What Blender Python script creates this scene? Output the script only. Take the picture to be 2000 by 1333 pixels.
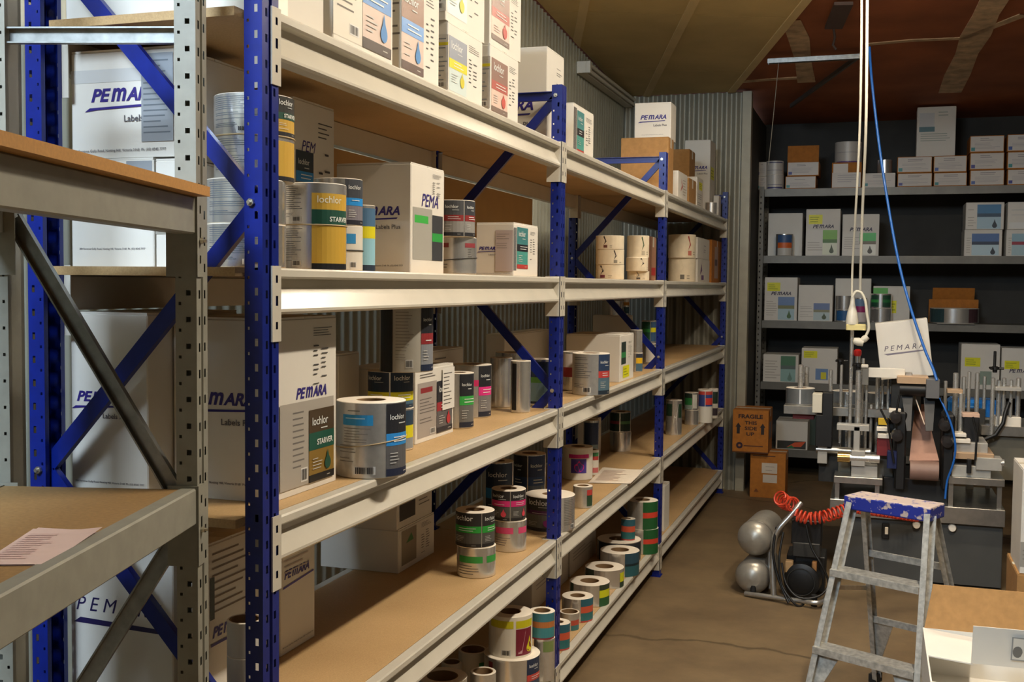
import bpy, bmesh, math, random
from mathutils import Vector, Matrix
random.seed(7)
for o in list(bpy.data.objects): bpy.data.objects.remove(o)
scn = bpy.context.scene
COL = scn.collection
V = Vector
# ---------------------------------------------------------------- camera
F, YAW, PIT, ROL = 2156.5, .3173, .0513, .01
CAM = V((1.1414, 0, 1.6748))
_w = V((-math.sin(YAW)*math.cos(PIT), math.cos(YAW)*math.cos(PIT), -math.sin(PIT)))
_r0 = V((math.cos(YAW), math.sin(YAW), 0)); _u0 = _r0.cross(_w)
_r = math.cos(ROL)*_r0 + math.sin(ROL)*_u0; _u = -math.sin(ROL)*_r0 + math.cos(ROL)*_u0
cd = bpy.data.cameras.new('camera'); cam = bpy.data.objects.new('camera', cd); COL.objects.link(cam)
cd.sensor_width = 36; cd.lens = F/2000*36; cd.clip_start = .05; cd.clip_end = 60
m = Matrix((_r, _u, -_w)).transposed().to_4x4(); m.translation = CAM; cam.matrix_world = m
scn.camera = cam
# ---------------------------------------------------------------- world, daylight, exposure
scn.view_settings.view_transform = 'Standard'; scn.view_settings.look = 'None'
scn.view_settings.exposure = 0.70; scn.view_settings.gamma = 1; scn.view_settings.use_curve_mapping = False
wd = bpy.data.worlds.new('world'); scn.world = wd; wd.use_nodes = True
wd.node_tree.nodes['Background'].inputs[0].default_value = (.55, .62, .75, 1)
wd.node_tree.nodes['Background'].inputs[1].default_value = .3
def area(name, loc, target, sx, sy, power, color):
    l = bpy.data.lights.new(name, 'AREA'); l.shape = 'RECTANGLE'; l.size = sx; l.size_y = sy
    l.energy = power; l.color = color
    o = bpy.data.objects.new(name, l); COL.objects.link(o); o.location = loc
    o.rotation_euler = (V(target)-V(loc)).to_track_quat('-Z', 'Y').to_euler()
    return o
DAY = (.70, .85, 1.0); WARM = (1.0, .87, .70)
area('daylight_skylight', (-.25, -.75, 3.80), (-.25, 1.7, 1.9), 1.3, 1.1, 165, DAY)
LAMP_W = (0, 42, 15)
# ---------------------------------------------------------------- pixel helpers (2000x1333 photograph)
def ray(x, y): return _r*((x-1000)/F) + _u*((666.5-y)/F) + _w
def at(x, y, X=None, Y=None, Z=None):
    d = ray(x, y)
    t = (Z-CAM.z)/d.z if Z is not None else (Y-CAM.y)/d.y if Y is not None else (X-CAM.x)/d.x
    return CAM + d*t
def dep(p): return (V(p)-CAM).dot(_w)
# ---------------------------------------------------------------- materials
def lin(h):
    h = h.lstrip('#'); c = [int(h[i:i+2], 16)/255 for i in (0, 2, 4)]
    return [x/12.92 if x <= .04045 else ((x+.055)/1.055)**2.4 for x in c]
MC = {}
def mat(hexc, rough=.6, metal=0, var=.0, scale=20, bump=0, emit=0, alpha=1, key='', trans=0):
    k = (hexc, rough, metal, var, scale, bump, emit, alpha, key, trans)
    if k in MC: return MC[k]
    M = bpy.data.materials.new('m_'+hexc.strip('#')+key); M.use_nodes = True
    N = M.node_tree.nodes; L = M.node_tree.links; b = N['Principled BSDF']
    c = lin(hexc)
    b.inputs['Base Color'].default_value = (*c, 1); b.inputs['Roughness'].default_value = rough
    b.inputs['Metallic'].default_value = metal
    tc = N.new('ShaderNodeTexCoord'); nz = N.new('ShaderNodeTexNoise')
    nz.inputs['Scale'].default_value = scale; nz.inputs['Detail'].default_value = 5
    L.new(tc.outputs['Object'], nz.inputs['Vector'])
    if var > 0:
        mx = N.new('ShaderNodeMix'); mx.data_type = 'RGBA'
        mx.inputs[6].default_value = (*[x*(1-var) for x in c], 1); mx.inputs[7].default_value = (*[min(1, x*(1+var)) for x in c], 1)
        cr = N.new('ShaderNodeMapRange'); cr.inputs[1].default_value = .3; cr.inputs[2].default_value = .7
        L.new(nz.outputs['Fac'], cr.inputs[0]); L.new(cr.outputs[0], mx.inputs[0]); L.new(mx.outputs[2], b.inputs['Base Color'])
    else:
        mr = N.new('ShaderNodeMapRange'); mr.inputs[3].default_value = max(0, rough-.05); mr.inputs[4].default_value = min(1, rough+.05)
        L.new(nz.outputs['Fac'], mr.inputs[0]); L.new(mr.outputs[0], b.inputs['Roughness'])
    if bump:
        bp = N.new('ShaderNodeBump'); bp.inputs['Strength'].default_value = bump; bp.inputs['Distance'].default_value = .004
        L.new(nz.outputs['Fac'], bp.inputs['Height']); L.new(bp.outputs[0], b.inputs['Normal'])
    if emit:
        b.inputs['Emission Color'].default_value = (*c, 1); b.inputs['Emission Strength'].default_value = emit
    if trans: b.inputs['Transmission Weight'].default_value = trans
    if alpha < 1: b.inputs['Alpha'].default_value = alpha
    MC[k] = M; return M
BLUE = mat('#0b207a', .33, 0, .12, 30)
BLUED = mat('#12309c', .33, 0, .12, 30)
BEAM = mat('#cbc6b9', .24, 0, .04, 8)
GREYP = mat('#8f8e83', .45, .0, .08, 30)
GALV = mat('#8d8f8d', .38, .8, .2, 40)
CHROME = mat('#dcdad4', .28, .75)
STEEL = mat('#b4b2ab', .32, .9, .1, 30)
ALU = mat('#c2c2bf', .35, .9, .12, 40)
FOIL = mat('#dedcd8', .24, .80, .05, 60)
FOILD = mat('#d2d0cc', .32, .72, .06, 60)
WHITE = mat('#dcd8cf', .62, 0, .03, 6)
PAPER = mat('#efe6d6', .7, 0, .02, 40)
KRAFT = mat('#a97f4c', .8, 0, .10, 40, .1)
KRAFTD = mat('#b06e26', .8, 0, .12, 30, .1)
CORE = mat('#8f7250', .85, 0, .1, 40)
BLACK = mat('#151413', .45, 0, .2, 20)
DARK = mat('#33322f', .5, .2, .2, 20)
RUBBER = mat('#1b1a19', .7)
TAPE = mat('#cfc6b2', .3, 0, .05, 30)
def board_mat():
    M = bpy.data.materials.new('m_particle_board'); M.use_nodes = True; N = M.node_tree.nodes; L = M.node_tree.links; b = N['Principled BSDF']
    tc = N.new('ShaderNodeTexCoord'); a = N.new('ShaderNodeTexNoise'); a.inputs['Scale'].default_value = 260; a.inputs['Detail'].default_value = 3
    c = N.new('ShaderNodeTexNoise'); c.inputs['Scale'].default_value = 3
    L.new(tc.outputs['Object'], a.inputs['Vector']); L.new(tc.outputs['Object'], c.inputs['Vector'])
    r = N.new('ShaderNodeValToRGB'); e = r.color_ramp.elements
    e[0].position = .3; e[0].color = (*lin('#a98a5e'), 1); e[1].position = .7; e[1].color = (*lin('#ccab7c'), 1)
    ad = N.new('ShaderNodeMath'); ad.operation = 'ADD'; mu = N.new('ShaderNodeMath'); mu.operation = 'MULTIPLY'; mu.inputs[1].default_value = .5
    s = N.new('ShaderNodeMath'); s.operation = 'MULTIPLY'; s.inputs[1].default_value = .5
    L.new(a.outputs['Fac'], mu.inputs[0]); L.new(c.outputs['Fac'], s.inputs[0]); L.new(mu.outputs[0], ad.inputs[0]); L.new(s.outputs[0], ad.inputs[1])
    L.new(ad.outputs[0], r.inputs[0]); L.new(r.outputs[0], b.inputs['Base Color']); b.inputs['Roughness'].default_value = .55
    return M
BOARD = board_mat()
def floor_mat():
    M = bpy.data.materials.new('m_concrete'); M.use_nodes = True; N = M.node_tree.nodes; L = M.node_tree.links; b = N['Principled BSDF']
    tc = N.new('ShaderNodeTexCoord'); a = N.new('ShaderNodeTexNoise'); a.inputs['Scale'].default_value = 2.2; a.inputs['Detail'].default_value = 9; a.inputs['Roughness'].default_value = .65
    L.new(tc.outputs['Object'], a.inputs['Vector'])
    r = N.new('ShaderNodeValToRGB'); e = r.color_ramp.elements
    e[0].position = .3; e[0].color = (*lin('#625039'), 1); e[1].position = .75; e[1].color = (*lin('#877252'), 1)
    L.new(a.outputs['Fac'], r.inputs[0])
    v = N.new('ShaderNodeTexVoronoi'); v.feature = 'DISTANCE_TO_EDGE'; v.inputs['Scale'].default_value = .33
    wz = N.new('ShaderNodeTexNoise'); wz.inputs['Scale'].default_value = 3; wz.inputs['Detail'].default_value = 6
    ma = N.new('ShaderNodeVectorMath'); ma.operation = 'MULTIPLY_ADD'; ma.inputs[1].default_value = (.35, .35, .35)
    L.new(tc.outputs['Object'], wz.inputs['Vector']); L.new(wz.outputs['Color'], ma.inputs[0]); L.new(tc.outputs['Object'], ma.inputs[2]); L.new(ma.outputs[0], v.inputs['Vector'])
    mr = N.new('ShaderNodeMapRange'); mr.inputs[1].default_value = .002; mr.inputs[2].default_value = .007
    L.new(v.outputs['Distance'], mr.inputs[0])
    mx = N.new('ShaderNodeMix'); mx.data_type = 'RGBA'; mx.inputs[6].default_value = (*lin('#584831'), 1)
    L.new(mr.outputs[0], mx.inputs[0]); L.new(r.outputs[0], mx.inputs[7]); L.new(mx.outputs[2], b.inputs['Base Color'])
    b.inputs['Roughness'].default_value = .6
    bp = N.new('ShaderNodeBump'); bp.inputs['Strength'].default_value = .25; bp.inputs['Distance'].default_value = .01
    L.new(a.outputs['Fac'], bp.inputs['Height']); L.new(bp.outputs[0], b.inputs['Normal'])
    return M
# ---------------------------------------------------------------- mesh builder
class MB:
    def __init__(s): s.v = []; s.f = []; s.mi = []; s.mats = []
    def M(s, m):
        if m not in s.mats: s.mats.append(m)
        return s.mats.index(m)
    def add(s, vs, fs, m):
        b = len(s.v); k = s.M(m); s.v += [V(x) for x in vs]
        for f in fs: s.f.append([b+i for i in f]); s.mi.append(k)
    def box(s, a, b, m):
        x0, y0, z0 = [min(p, q) for p, q in zip(a, b)]; x1, y1, z1 = [max(p, q) for p, q in zip(a, b)]
        s.add([(x0,y0,z0),(x1,y0,z0),(x1,y1,z0),(x0,y1,z0),(x0,y0,z1),(x1,y0,z1),(x1,y1,z1),(x0,y1,z1)],
              [(0,3,2,1),(4,5,6,7),(0,1,5,4),(1,2,6,5),(2,3,7,6),(3,0,4,7)], m)
    def cbox(s, a, b, m, c=.003):            # box with chamfered vertical and top edges
        x0, y0, z0 = [min(p, q) for p, q in zip(a, b)]; x1, y1, z1 = [max(p, q) for p, q in zip(a, b)]
        def ring(i, z):
            return [(x0+c,y0+i,z),(x1-c,y0+i,z),(x1-i,y0+c,z),(x1-i,y1-c,z),(x1-c,y1-i,z),(x0+c,y1-i,z),(x0+i,y1-c,z),(x0+i,y0+c,z)]
        vs = ring(0, z0)+ring(0, z1-c)+ring(c, z1)
        fs = [tuple(range(7, -1, -1)), tuple(range(16, 24))]
        for k in (0, 8):
            for i in range(8): j = (i+1) % 8; fs.append((k+i, k+j, k+8+j, k+8+i))
        s.add(vs, fs, m)
    def obox(s, p0, p1, wd, w, t, m):        # bar from p0 to p1, w along wd, t along the other
        p0 = V(p0); p1 = V(p1); d = (p1-p0).normalized(); wd = V(wd); wd = (wd-d*wd.dot(d)).normalized(); n = d.cross(wd)
        vs = [p+wd*(a*w/2)+n*(b*t/2) for p in (p0, p1) for a, b in ((-1,-1),(1,-1),(1,1),(-1,1))]
        s.add(vs, [(0,1,2,3),(7,6,5,4),(0,4,5,1),(1,5,6,2),(2,6,7,3),(3,7,4,0)], m)
    def channel(s, p0, p1, wd, w, h, t, m):  # C channel: web along wd, lips along the normal
        p0 = V(p0); p1 = V(p1); d = (p1-p0).normalized(); wd = V(wd); wd = (wd-d*wd.dot(d)).normalized(); n = d.cross(wd)
        s.obox(p0, p1, wd, w, t, m)
        for k in (-1, 1):
            o = wd*(k*(w/2-t/2)) - n*(h/2)
            s.obox(p0+o, p1+o, wd, t, h, m)
    def cyl(s, p0, p1, r, m, n=16, r1=None, caps=True):
        p0 = V(p0); p1 = V(p1); d = (p1-p0).normalized(); r1 = r if r1 is None else r1
        a = d.orthogonal().normalized(); b = d.cross(a)
        vs = [p+(a*math.cos(2*math.pi*i/n)+b*math.sin(2*math.pi*i/n))*q for p, q in ((p0, r), (p1, r1)) for i in range(n)]
        fs = [(i, (i+1) % n, n+(i+1) % n, n+i) for i in range(n)]
        if caps: fs += [tuple(range(n-1, -1, -1)), tuple(range(n, 2*n))]
        s.add(vs, fs, m)
    def lathe(s, c, prof, m, n=40, axis=(0,0,1)):   # prof: (r, h) closed=false
        c = V(c); d = V(axis).normalized(); a = d.orthogonal().normalized(); b = d.cross(a); vs = []
        for r, h in prof:
            for i in range(n): q = 2*math.pi*i/n; vs.append(c+d*h+(a*math.cos(q)+b*math.sin(q))*r)
        fs = []
        for k in range(len(prof)-1):
            for i in range(n): j = (i+1) % n; fs.append((k*n+i, k*n+j, (k+1)*n+j, (k+1)*n+i))
        s.add(vs, fs, m)
    def tube(s, pts, r, m, n=8):
        pts = [V(p) for p in pts]; vs = []; prev = None
        for i, p in enumerate(pts):
            t = (pts[min(i+1, len(pts)-1)]-pts[max(i-1, 0)]).normalized()
            a = t.orthogonal().normalized() if prev is None else (prev-t*prev.dot(t)).normalized()
            prev = a; b = t.cross(a)
            vs += [p+(a*math.cos(2*math.pi*k/n)+b*math.sin(2*math.pi*k/n))*r for k in range(n)]
        fs = [(i*n+k, i*n+(k+1) % n, (i+1)*n+(k+1) % n, (i+1)*n+k) for i in range(len(pts)-1) for k in range(n)]
        fs += [tuple(range(n-1, -1, -1)), tuple(range((len(pts)-1)*n, len(pts)*n))]
        s.add(vs, fs, m)
    def prism(s, poly, ax, lo, hi, m):       # poly of 2D points in the plane normal to ax, extruded lo..hi
        def P(p, h): return {'x': (h, p[0], p[1]), 'y': (p[0], h, p[1]), 'z': (p[0], p[1], h)}[ax]
        n = len(poly); vs = [P(p, lo) for p in poly]+[P(p, hi) for p in poly]
        s.add(vs, [(i, (i+1) % n, n+(i+1) % n, n+i) for i in range(n)]+[tuple(range(n-1, -1, -1)), tuple(range(n, 2*n))], m)
    def holed(s, o, eu, ev, W, H, holes, m): # flat sheet W x H with rectangular holes
        o = V(o); eu = V(eu); ev = V(ev)
        us = sorted({0, W}|{h[0] for h in holes}|{h[2] for h in holes}); vs = sorted({0, H}|{h[1] for h in holes}|{h[3] for h in holes})
        hs = {(round(h[0], 5), round(h[1], 5)): h for h in holes}; b = len(s.v)
        s.v += [o+eu*u+ev*v for v in vs for u in us]; n = len(us); k = s.M(m)
        for j in range(len(vs)-1):
            for i in range(n-1):
                cu = (us[i]+us[i+1])/2; cv = (vs[j]+vs[j+1])/2
                if any(h[0] < cu < h[2] and h[1] < cv < h[3] for h in holes): continue
                s.f.append([b+j*n+i, b+j*n+i+1, b+(j+1)*n+i+1, b+(j+1)*n+i]); s.mi.append(k)
    def build(s, name, parent=None, smooth=None, T=None, fix=True):
        me = bpy.data.meshes.new(name)
        off = V(parent['_o']) if parent is not None and '_o' in parent else V((0,0,0))
        vs = [((T @ p) if T else p)-off for p in s.v]
        me.from_pydata(vs, [], s.f)
        for m in s.mats: me.materials.append(m)
        me.polygons.foreach_set('material_index', s.mi)
        if fix:
            bm = bmesh.new(); bm.from_mesh(me); bmesh.ops.recalc_face_normals(bm, faces=bm.faces); bm.to_mesh(me); bm.free()
        if smooth is not None:
            me.polygons.foreach_set('use_smooth', [True]*len(me.polygons)); me.set_sharp_from_angle(angle=math.radians(smooth))
        o = bpy.data.objects.new(name, me); COL.objects.link(o)
        if parent is not None: o.parent = parent; o['_o'] = tuple(off)
        return o
def thing(name, label, cat, loc=(0,0,0), group=None):
    o = bpy.data.objects.new(name, None); COL.objects.link(o); o.location = loc; o['_o'] = tuple(loc); o.empty_display_size = .05
    o['label'] = label; o['category'] = cat
    if group: o['group'] = group
    return o
def tag(o, label, cat, group=None):
    o['label'] = label; o['category'] = cat
    if group: o['group'] = group
    return o
def struct(o): o['kind'] = 'structure'; return o
# ---------------------------------------------------------------- printing (flat lettering and label art)
TX = {}
def text_mesh(t, shear=0, bold=0):
    k = (t, shear, bold)
    if k in TX: return TX[k]
    c = bpy.data.curves.new('txt', 'FONT'); c.body = t; c.size = 1; c.shear = shear; c.offset = bold; c.resolution_u = 3
    o = bpy.data.objects.new('txt', c); COL.objects.link(o)
    me = bpy.data.meshes.new_from_object(o)
    vs = [(v.co.x, v.co.y) for v in me.vertices]; fs = [tuple(p.vertices) for p in me.polygons]
    x0 = min(v[0] for v in vs); x1 = max(v[0] for v in vs); y0 = min(v[1] for v in vs); y1 = max(v[1] for v in vs)
    bpy.data.objects.remove(o); bpy.data.meshes.remove(me)
    TX[k] = ([(a-x0, b-y0) for a, b in vs], fs, x1-x0, y1-y0); return TX[k]
INK = '#2b2a2c'
def _bb(e):
    if e[0] in ('r', 'bars', 'code'): return [min(e[1], e[3]), min(e[2], e[4]), max(e[1], e[3]), max(e[2], e[4])]
    if e[0] == 't': return [e[1], e[2], e[1]+e[3], e[2]+(e[8] if len(e) > 8 else e[3]*.2)]
    if e[0] == 'd': return [e[1]-e[3]/2, e[2], e[1]+e[3]/2, e[2]+e[4]]
    return [min(p[0] for p in e[1]), min(p[1] for p in e[1]), max(p[0] for p in e[1]), max(p[1] for p in e[1])]
def printpart(parent, els, mapf, name='print', step=None, off=.0006, gap=.014):
    """flat print; every label or block of lettering that stands apart is a part of its own"""
    groups = []; flat = []
    for e in els: flat += pem(e[1], e[2], e[3], e[5], e[3]*.18) if e[0] == 't' and e[4] == 'PEMARA' else [(*e[:7], 0)] if e[0] == 't' and e[4][:3] in ('P E', 'PEM') else [e]
    els = flat
    for i, e in enumerate(els):
        b = _bb(e); hit = [g for g in groups if not (b[0] > g[0][2]+gap or b[2] < g[0][0]-gap or b[1] > g[0][3]+gap or b[3] < g[0][1]-gap)]
        ng = [list(b), [(i, e)]]
        for g in hit: ng[0] = [min(ng[0][0], g[0][0]), min(ng[0][1], g[0][1]), max(ng[0][2], g[0][2]), max(ng[0][3], g[0][3])]; ng[1] += g[1]; groups.remove(g)
        groups.append(ng)
    for b, L in groups:
        L.sort(key=lambda q: q[0]); o = _printpart(parent, [e for _, e in L], mapf, 'label' if any(e[0] == 'r' for _, e in L) else 'print', step, off)
def _printpart(parent, els, mapf, name, step, off):
    mb = MB(); lay = 0
    for e in els:
        k = e[0]; d = off+lay*.00025; lay += 1
        if k == 'r':
            _, u0, v0, u1, v1, c = e[:6]; m = c if not isinstance(c, str) else mat(c, .45)
            n = 1 if not step else max(1, int(abs(u1-u0)/step+.99)); vs = []
            for i in range(n+1):
                u = u0+(u1-u0)*i/n; vs += [mapf(u, v0, d), mapf(u, v1, d)]
            mb.add(vs, [(2*i, 2*i+2, 2*i+3, 2*i+1) for i in range(n)], m)
        elif k == 't':                            # u, v, width, text, colour, shear, bold
            _, u, v, w, t, c = e[:6]; sh = e[6] if len(e) > 6 else 0; bo = e[7] if len(e) > 7 else .01
            vs, fs, W, H = text_mesh(t, sh, bo); q = w/W; hq = e[8]/H if len(e) > 8 else q
            mb.add([mapf(u+a*q, v+b*hq, d) for a, b in vs], fs, mat(c, .5))
        elif k == 'p':
            _, pts, c = e; mb.add([mapf(a, b, d) for a, b in pts], [tuple(range(len(pts)))], mat(c, .5))
        elif k == 'd':
            _, u, v, w, h, c = e; r = w/2
            pts = [(u+r*math.cos(a), v+r+r*math.sin(a)) for a in [math.radians(25-i*20.9) for i in range(12)]]+[(u-r*.38, v+r+(h-r)*.52), (u, v+h), (u+r*.38, v+r+(h-r)*.52)]
            mb.add([mapf(a, b, d) for a, b in pts], [tuple(range(len(pts)))], mat(c, .5))
        elif k == 'bars':
            _, u0, v0, u1, v1, n, c = e; rr = random.Random(int(abs(u0*7919+v0*104729+n)*1000)); vs = []; fs = []
            for i in range(n):
                a = v0+(v1-v0)*(i+.32)/n; b = v0+(v1-v0)*(i+.58)/n; ue = u0+(u1-u0)*(.55+.45*rr.random())
                if rr.random() < .12: continue
                ns = 1 if not step else max(1, int((ue-u0)/step+.99))
                for j in range(ns):
                    p = u0+(ue-u0)*j/ns; q = u0+(ue-u0)*(j+1)/ns; z = len(vs)
                    vs += [mapf(p, a, d), mapf(q, a, d), mapf(q, b, d), mapf(p, b, d)]; fs.append((z, z+1, z+2, z+3))
            if fs: mb.add(vs, fs, mat(c, .55))
        elif k == 'code':
            _, u0, v0, u1, v1 = e; rr = random.Random(5); vs = [mapf(u0, v0, d), mapf(u1, v0, d), mapf(u1, v1, d), mapf(u0, v1, d)]
            mb.add(vs, [(0, 1, 2, 3)], mat('#d9d9d6', .5)); u = u0+(u1-u0)*.08; vs = []; fs = []
            while u < u1-(u1-u0)*.1:
                w = (u1-u0)*rr.choice((.02, .03, .05)); a = v0+(v1-v0)*.12; b = v1-(v1-v0)*.1; z = len(vs)
                vs += [mapf(u, a, d+.0002), mapf(u+w, a, d+.0002), mapf(u+w, b, d+.0002), mapf(u, b, d+.0002)]; fs.append((z, z+1, z+2, z+3))
                u += w+(u1-u0)*rr.choice((.02, .04))
            mb.add(vs, fs, mat(INK, .5))
    if mb.f: return mb.build(name, parent, fix=False)
PURP = '#2c1f78'
def pem(u, v, w, c, H):                       # the carton maker's name, with its round m
    return [('t', u, v, w*.315, 'PE', c, .28, .035, H), ('t', u+w*.315, v, w*.24, 'm', c, .28, .03, H), ('t', u+w*.55, v, w*.475, 'ARA', c, .28, .035, H)]
def logo(u, v, w, sub=True, c=PURP):
    H = w*.175
    L = [*pem(u, v, w, c, H),
         ('p', [(u-.10*w, v-.125*w), (u-.02*w, v-.075*w), (u+w*.98, v-.045*w), (u+w*.96, v-.075*w), (u+.1*w, v-.105*w)], c)]
    if sub: L.append(('t', u+.52*w, v-.27*w, .52*w, 'Labels Plus', '#55535a'))
    return L
def addr(u, v, w): return [('t', u, v, w, '284 Ferntree Gully Road, Notting Hill, Victoria 3168  Ph. (03) 8545 7777', '#5a575c')]
def colprint(u, v, w, h):                     # column of job details, bold heading and short lines
    L = [('bars', u, v+h*.82, u+w, v+h, 4, '#4a4848'), ('bars', u, v+h*.1, u+w*.3, v+h*.7, 7, '#3a3838'), ('bars', u+w*.42, v+h*.05, u+w*.8, v+h*.72, 8, '#4a4848'),
         ('bars', u-w*.02, v-h*.06, u+w*.4, v, 1, '#222020')]
    return L
def yel(u, v, w, h): return [('r', u, v, u+w, v+h, '#e3e000'), ('bars', u+w*.08, v+h*.15, u+w*.92, v+h*.85, 3, '#7f8a10')]
def art(u, v, w, h, top, band, low, foot, drop=None, name=None, big=None, bandv=.42, bandh=.17, silver=None):
    L = []
    if silver: L += [('r', u, v, u+w, v+h, silver)]
    L += [('r', u, v, u+w, v+h*bandv, low), ('r', u, v+h*(bandv+bandh), u+w, v+h, top), ('r', u, v+h*bandv, u+w, v+h*(bandv+bandh), band)]
    if foot: L.append(('r', u, v, u+w, v+h*.1, foot))
    if foot: L.append(('bars', u+w*.7, v+h*.03, u+w*.92, v+h*.07, 1, '#b9b6ae'))
    L.append(('t', u+w*.12, v+h*.78, w*.62, name or 'lochlor', '#dfe2e0'))
    L.append(('bars', u+w*.45, v+h*.7, u+w*.85, v+h*.76, 1, '#c9ccca'))
    if big: L.append(('t', u+w*.3, v+h*(bandv+bandh*.25), w*.62, big, '#eef0ec', 0, .02))
    else: L.append(('bars', u+w*.25, v+h*(bandv+bandh*.2), u+w*.95, v+h*(bandv+bandh*.85), 2, '#e8eae6'))
    L.append(('bars', u+w*.12, v+h*.16, u+w*.5, v+h*.34, 4, '#c4c4c0'))
    if drop: L.append(('d', u+w*.72, v+h*.13, w*.24, h*.28, drop))
    return L
def backtext(u, v, w, h, c='#5c6066', tab=None):   # printed back panel with fine text and a bar code
    L = [('bars', u+w*.06, v+h*.3, u+w*.95, v+h*.95, 13, c), ('bars', u+w*.06, v+h*.16, u+w*.6, v+h*.28, 3, c), ('code', u+w*.55, v+h*.05, u+w*.9, v+h*.18)]
    if tab: L += [('r', u+w*.1, v+h*.78, u+w*.9, v+h*.9, tab), ('bars', u+w*.18, v+h*.8, u+w*.85, v+h*.88, 2, '#d5e3ea')]
    return L
# ---------------------------------------------------------------- cartons
def where(kind, z, x, y):
    if y > 9.8: return kind+' on the rear grey shelving'
    if x < .05: return kind+' on the '+('bottom', 'second', 'third', 'fourth', 'top')[min(4, max(0, int((z-.15)/.505)))]+' shelf of the blue rack'
    return kind+' on the machine' if kind == 'label rolls' else 'cartons on the floor by the aisle'
def carton_at(label, x0, x1, y0, y1, z0, z1, E=None, A=None, kraft=None, group=None, name='carton', tape=True, B=None, T=None):
    """closed carton; E prints on the face towards -Y, A on the face towards +X; u from the left as seen, v up, metres"""
    m = kraft or WHITE
    group = group or where('cartons', z0, (x0+x1)/2, (y0+y1)/2) if T is None else None
    org = ((x0+x1)/2, (y0+y1)/2, z0) if T is None else (0, 0, 0)
    t = thing(name, label, 'carton', org, group)
    if T is not None: t['_o'] = (0, 0, 0)
    mb = MB(); mb.cbox((x0, y0, z0), (x1, y1, z1-.004), m, .0025); mb.build('body', t, T=T)
    ym = (y0+y1)/2
    for a, b in ((y0+.0015, ym-.0012), (ym+.0012, y1-.0015)):
        mb = MB(); mb.box((x0+.0015, a, z1-.004), (x1-.0015, b, z1), m); mb.build('flap', t, T=T)
    if tape:
        mb = MB(); tm = TAPE; w = .024
        mb.box((x0+.001, ym-w, z1), (x1-.001, ym+w, z1+.0006), tm)
        mb.box((x1, ym-w, z1-.06), (x1+.0005, ym+w, z1), tm) if kraft else None
        mb.build('tape', t, T=T)
    def mp(f): return (lambda u, v, d: f(u, v, d))
    if E: printpart(t, E, lambda u, v, d: (T @ V((x0+u, y0-d, z0+v)) if T else V((x0+u, y0-d, z0+v))))
    if A: printpart(t, A, lambda u, v, d: (T @ V((x1+d, y0+u, z0+v)) if T else V((x1+d, y0+u, z0+v))))
    return t
def carton(label, z, xe, yt, xr, xl=None, X=None, ye=None, dx=None, dy=None, h=None, Y0=None, E=None, A=None, **kw):
    """xe: pixel column of the near front edge, xl/xr: left end of the end face, right end of the aisle face, yt: top of the edge"""
    if ye is not None: p = at(xe, ye, Z=z); X = p.x; Y = p.y
    else: Y = at(xe, (yt or 300), X=X).y
    if Y0 is not None: Y = Y0
    y1 = Y+dy if dy else at(xr, (yt or 300), X=X).y
    x0 = X-dx if dx else at(xl, (yt or 300), Y=Y).x
    z1 = z+h if h else at(xe, yt, Y=Y).z if Y0 is None else at(xe, yt, Y=Y).z
    W = X-x0; D = y1-Y; H = z1-z
    E = E(W, H) if E else None; A = A(D, H) if A else None
    t = carton_at(label, x0, X, Y, y1, z, z1, E, A, **kw)
    t['_top'] = z1+.0012; return t
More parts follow.
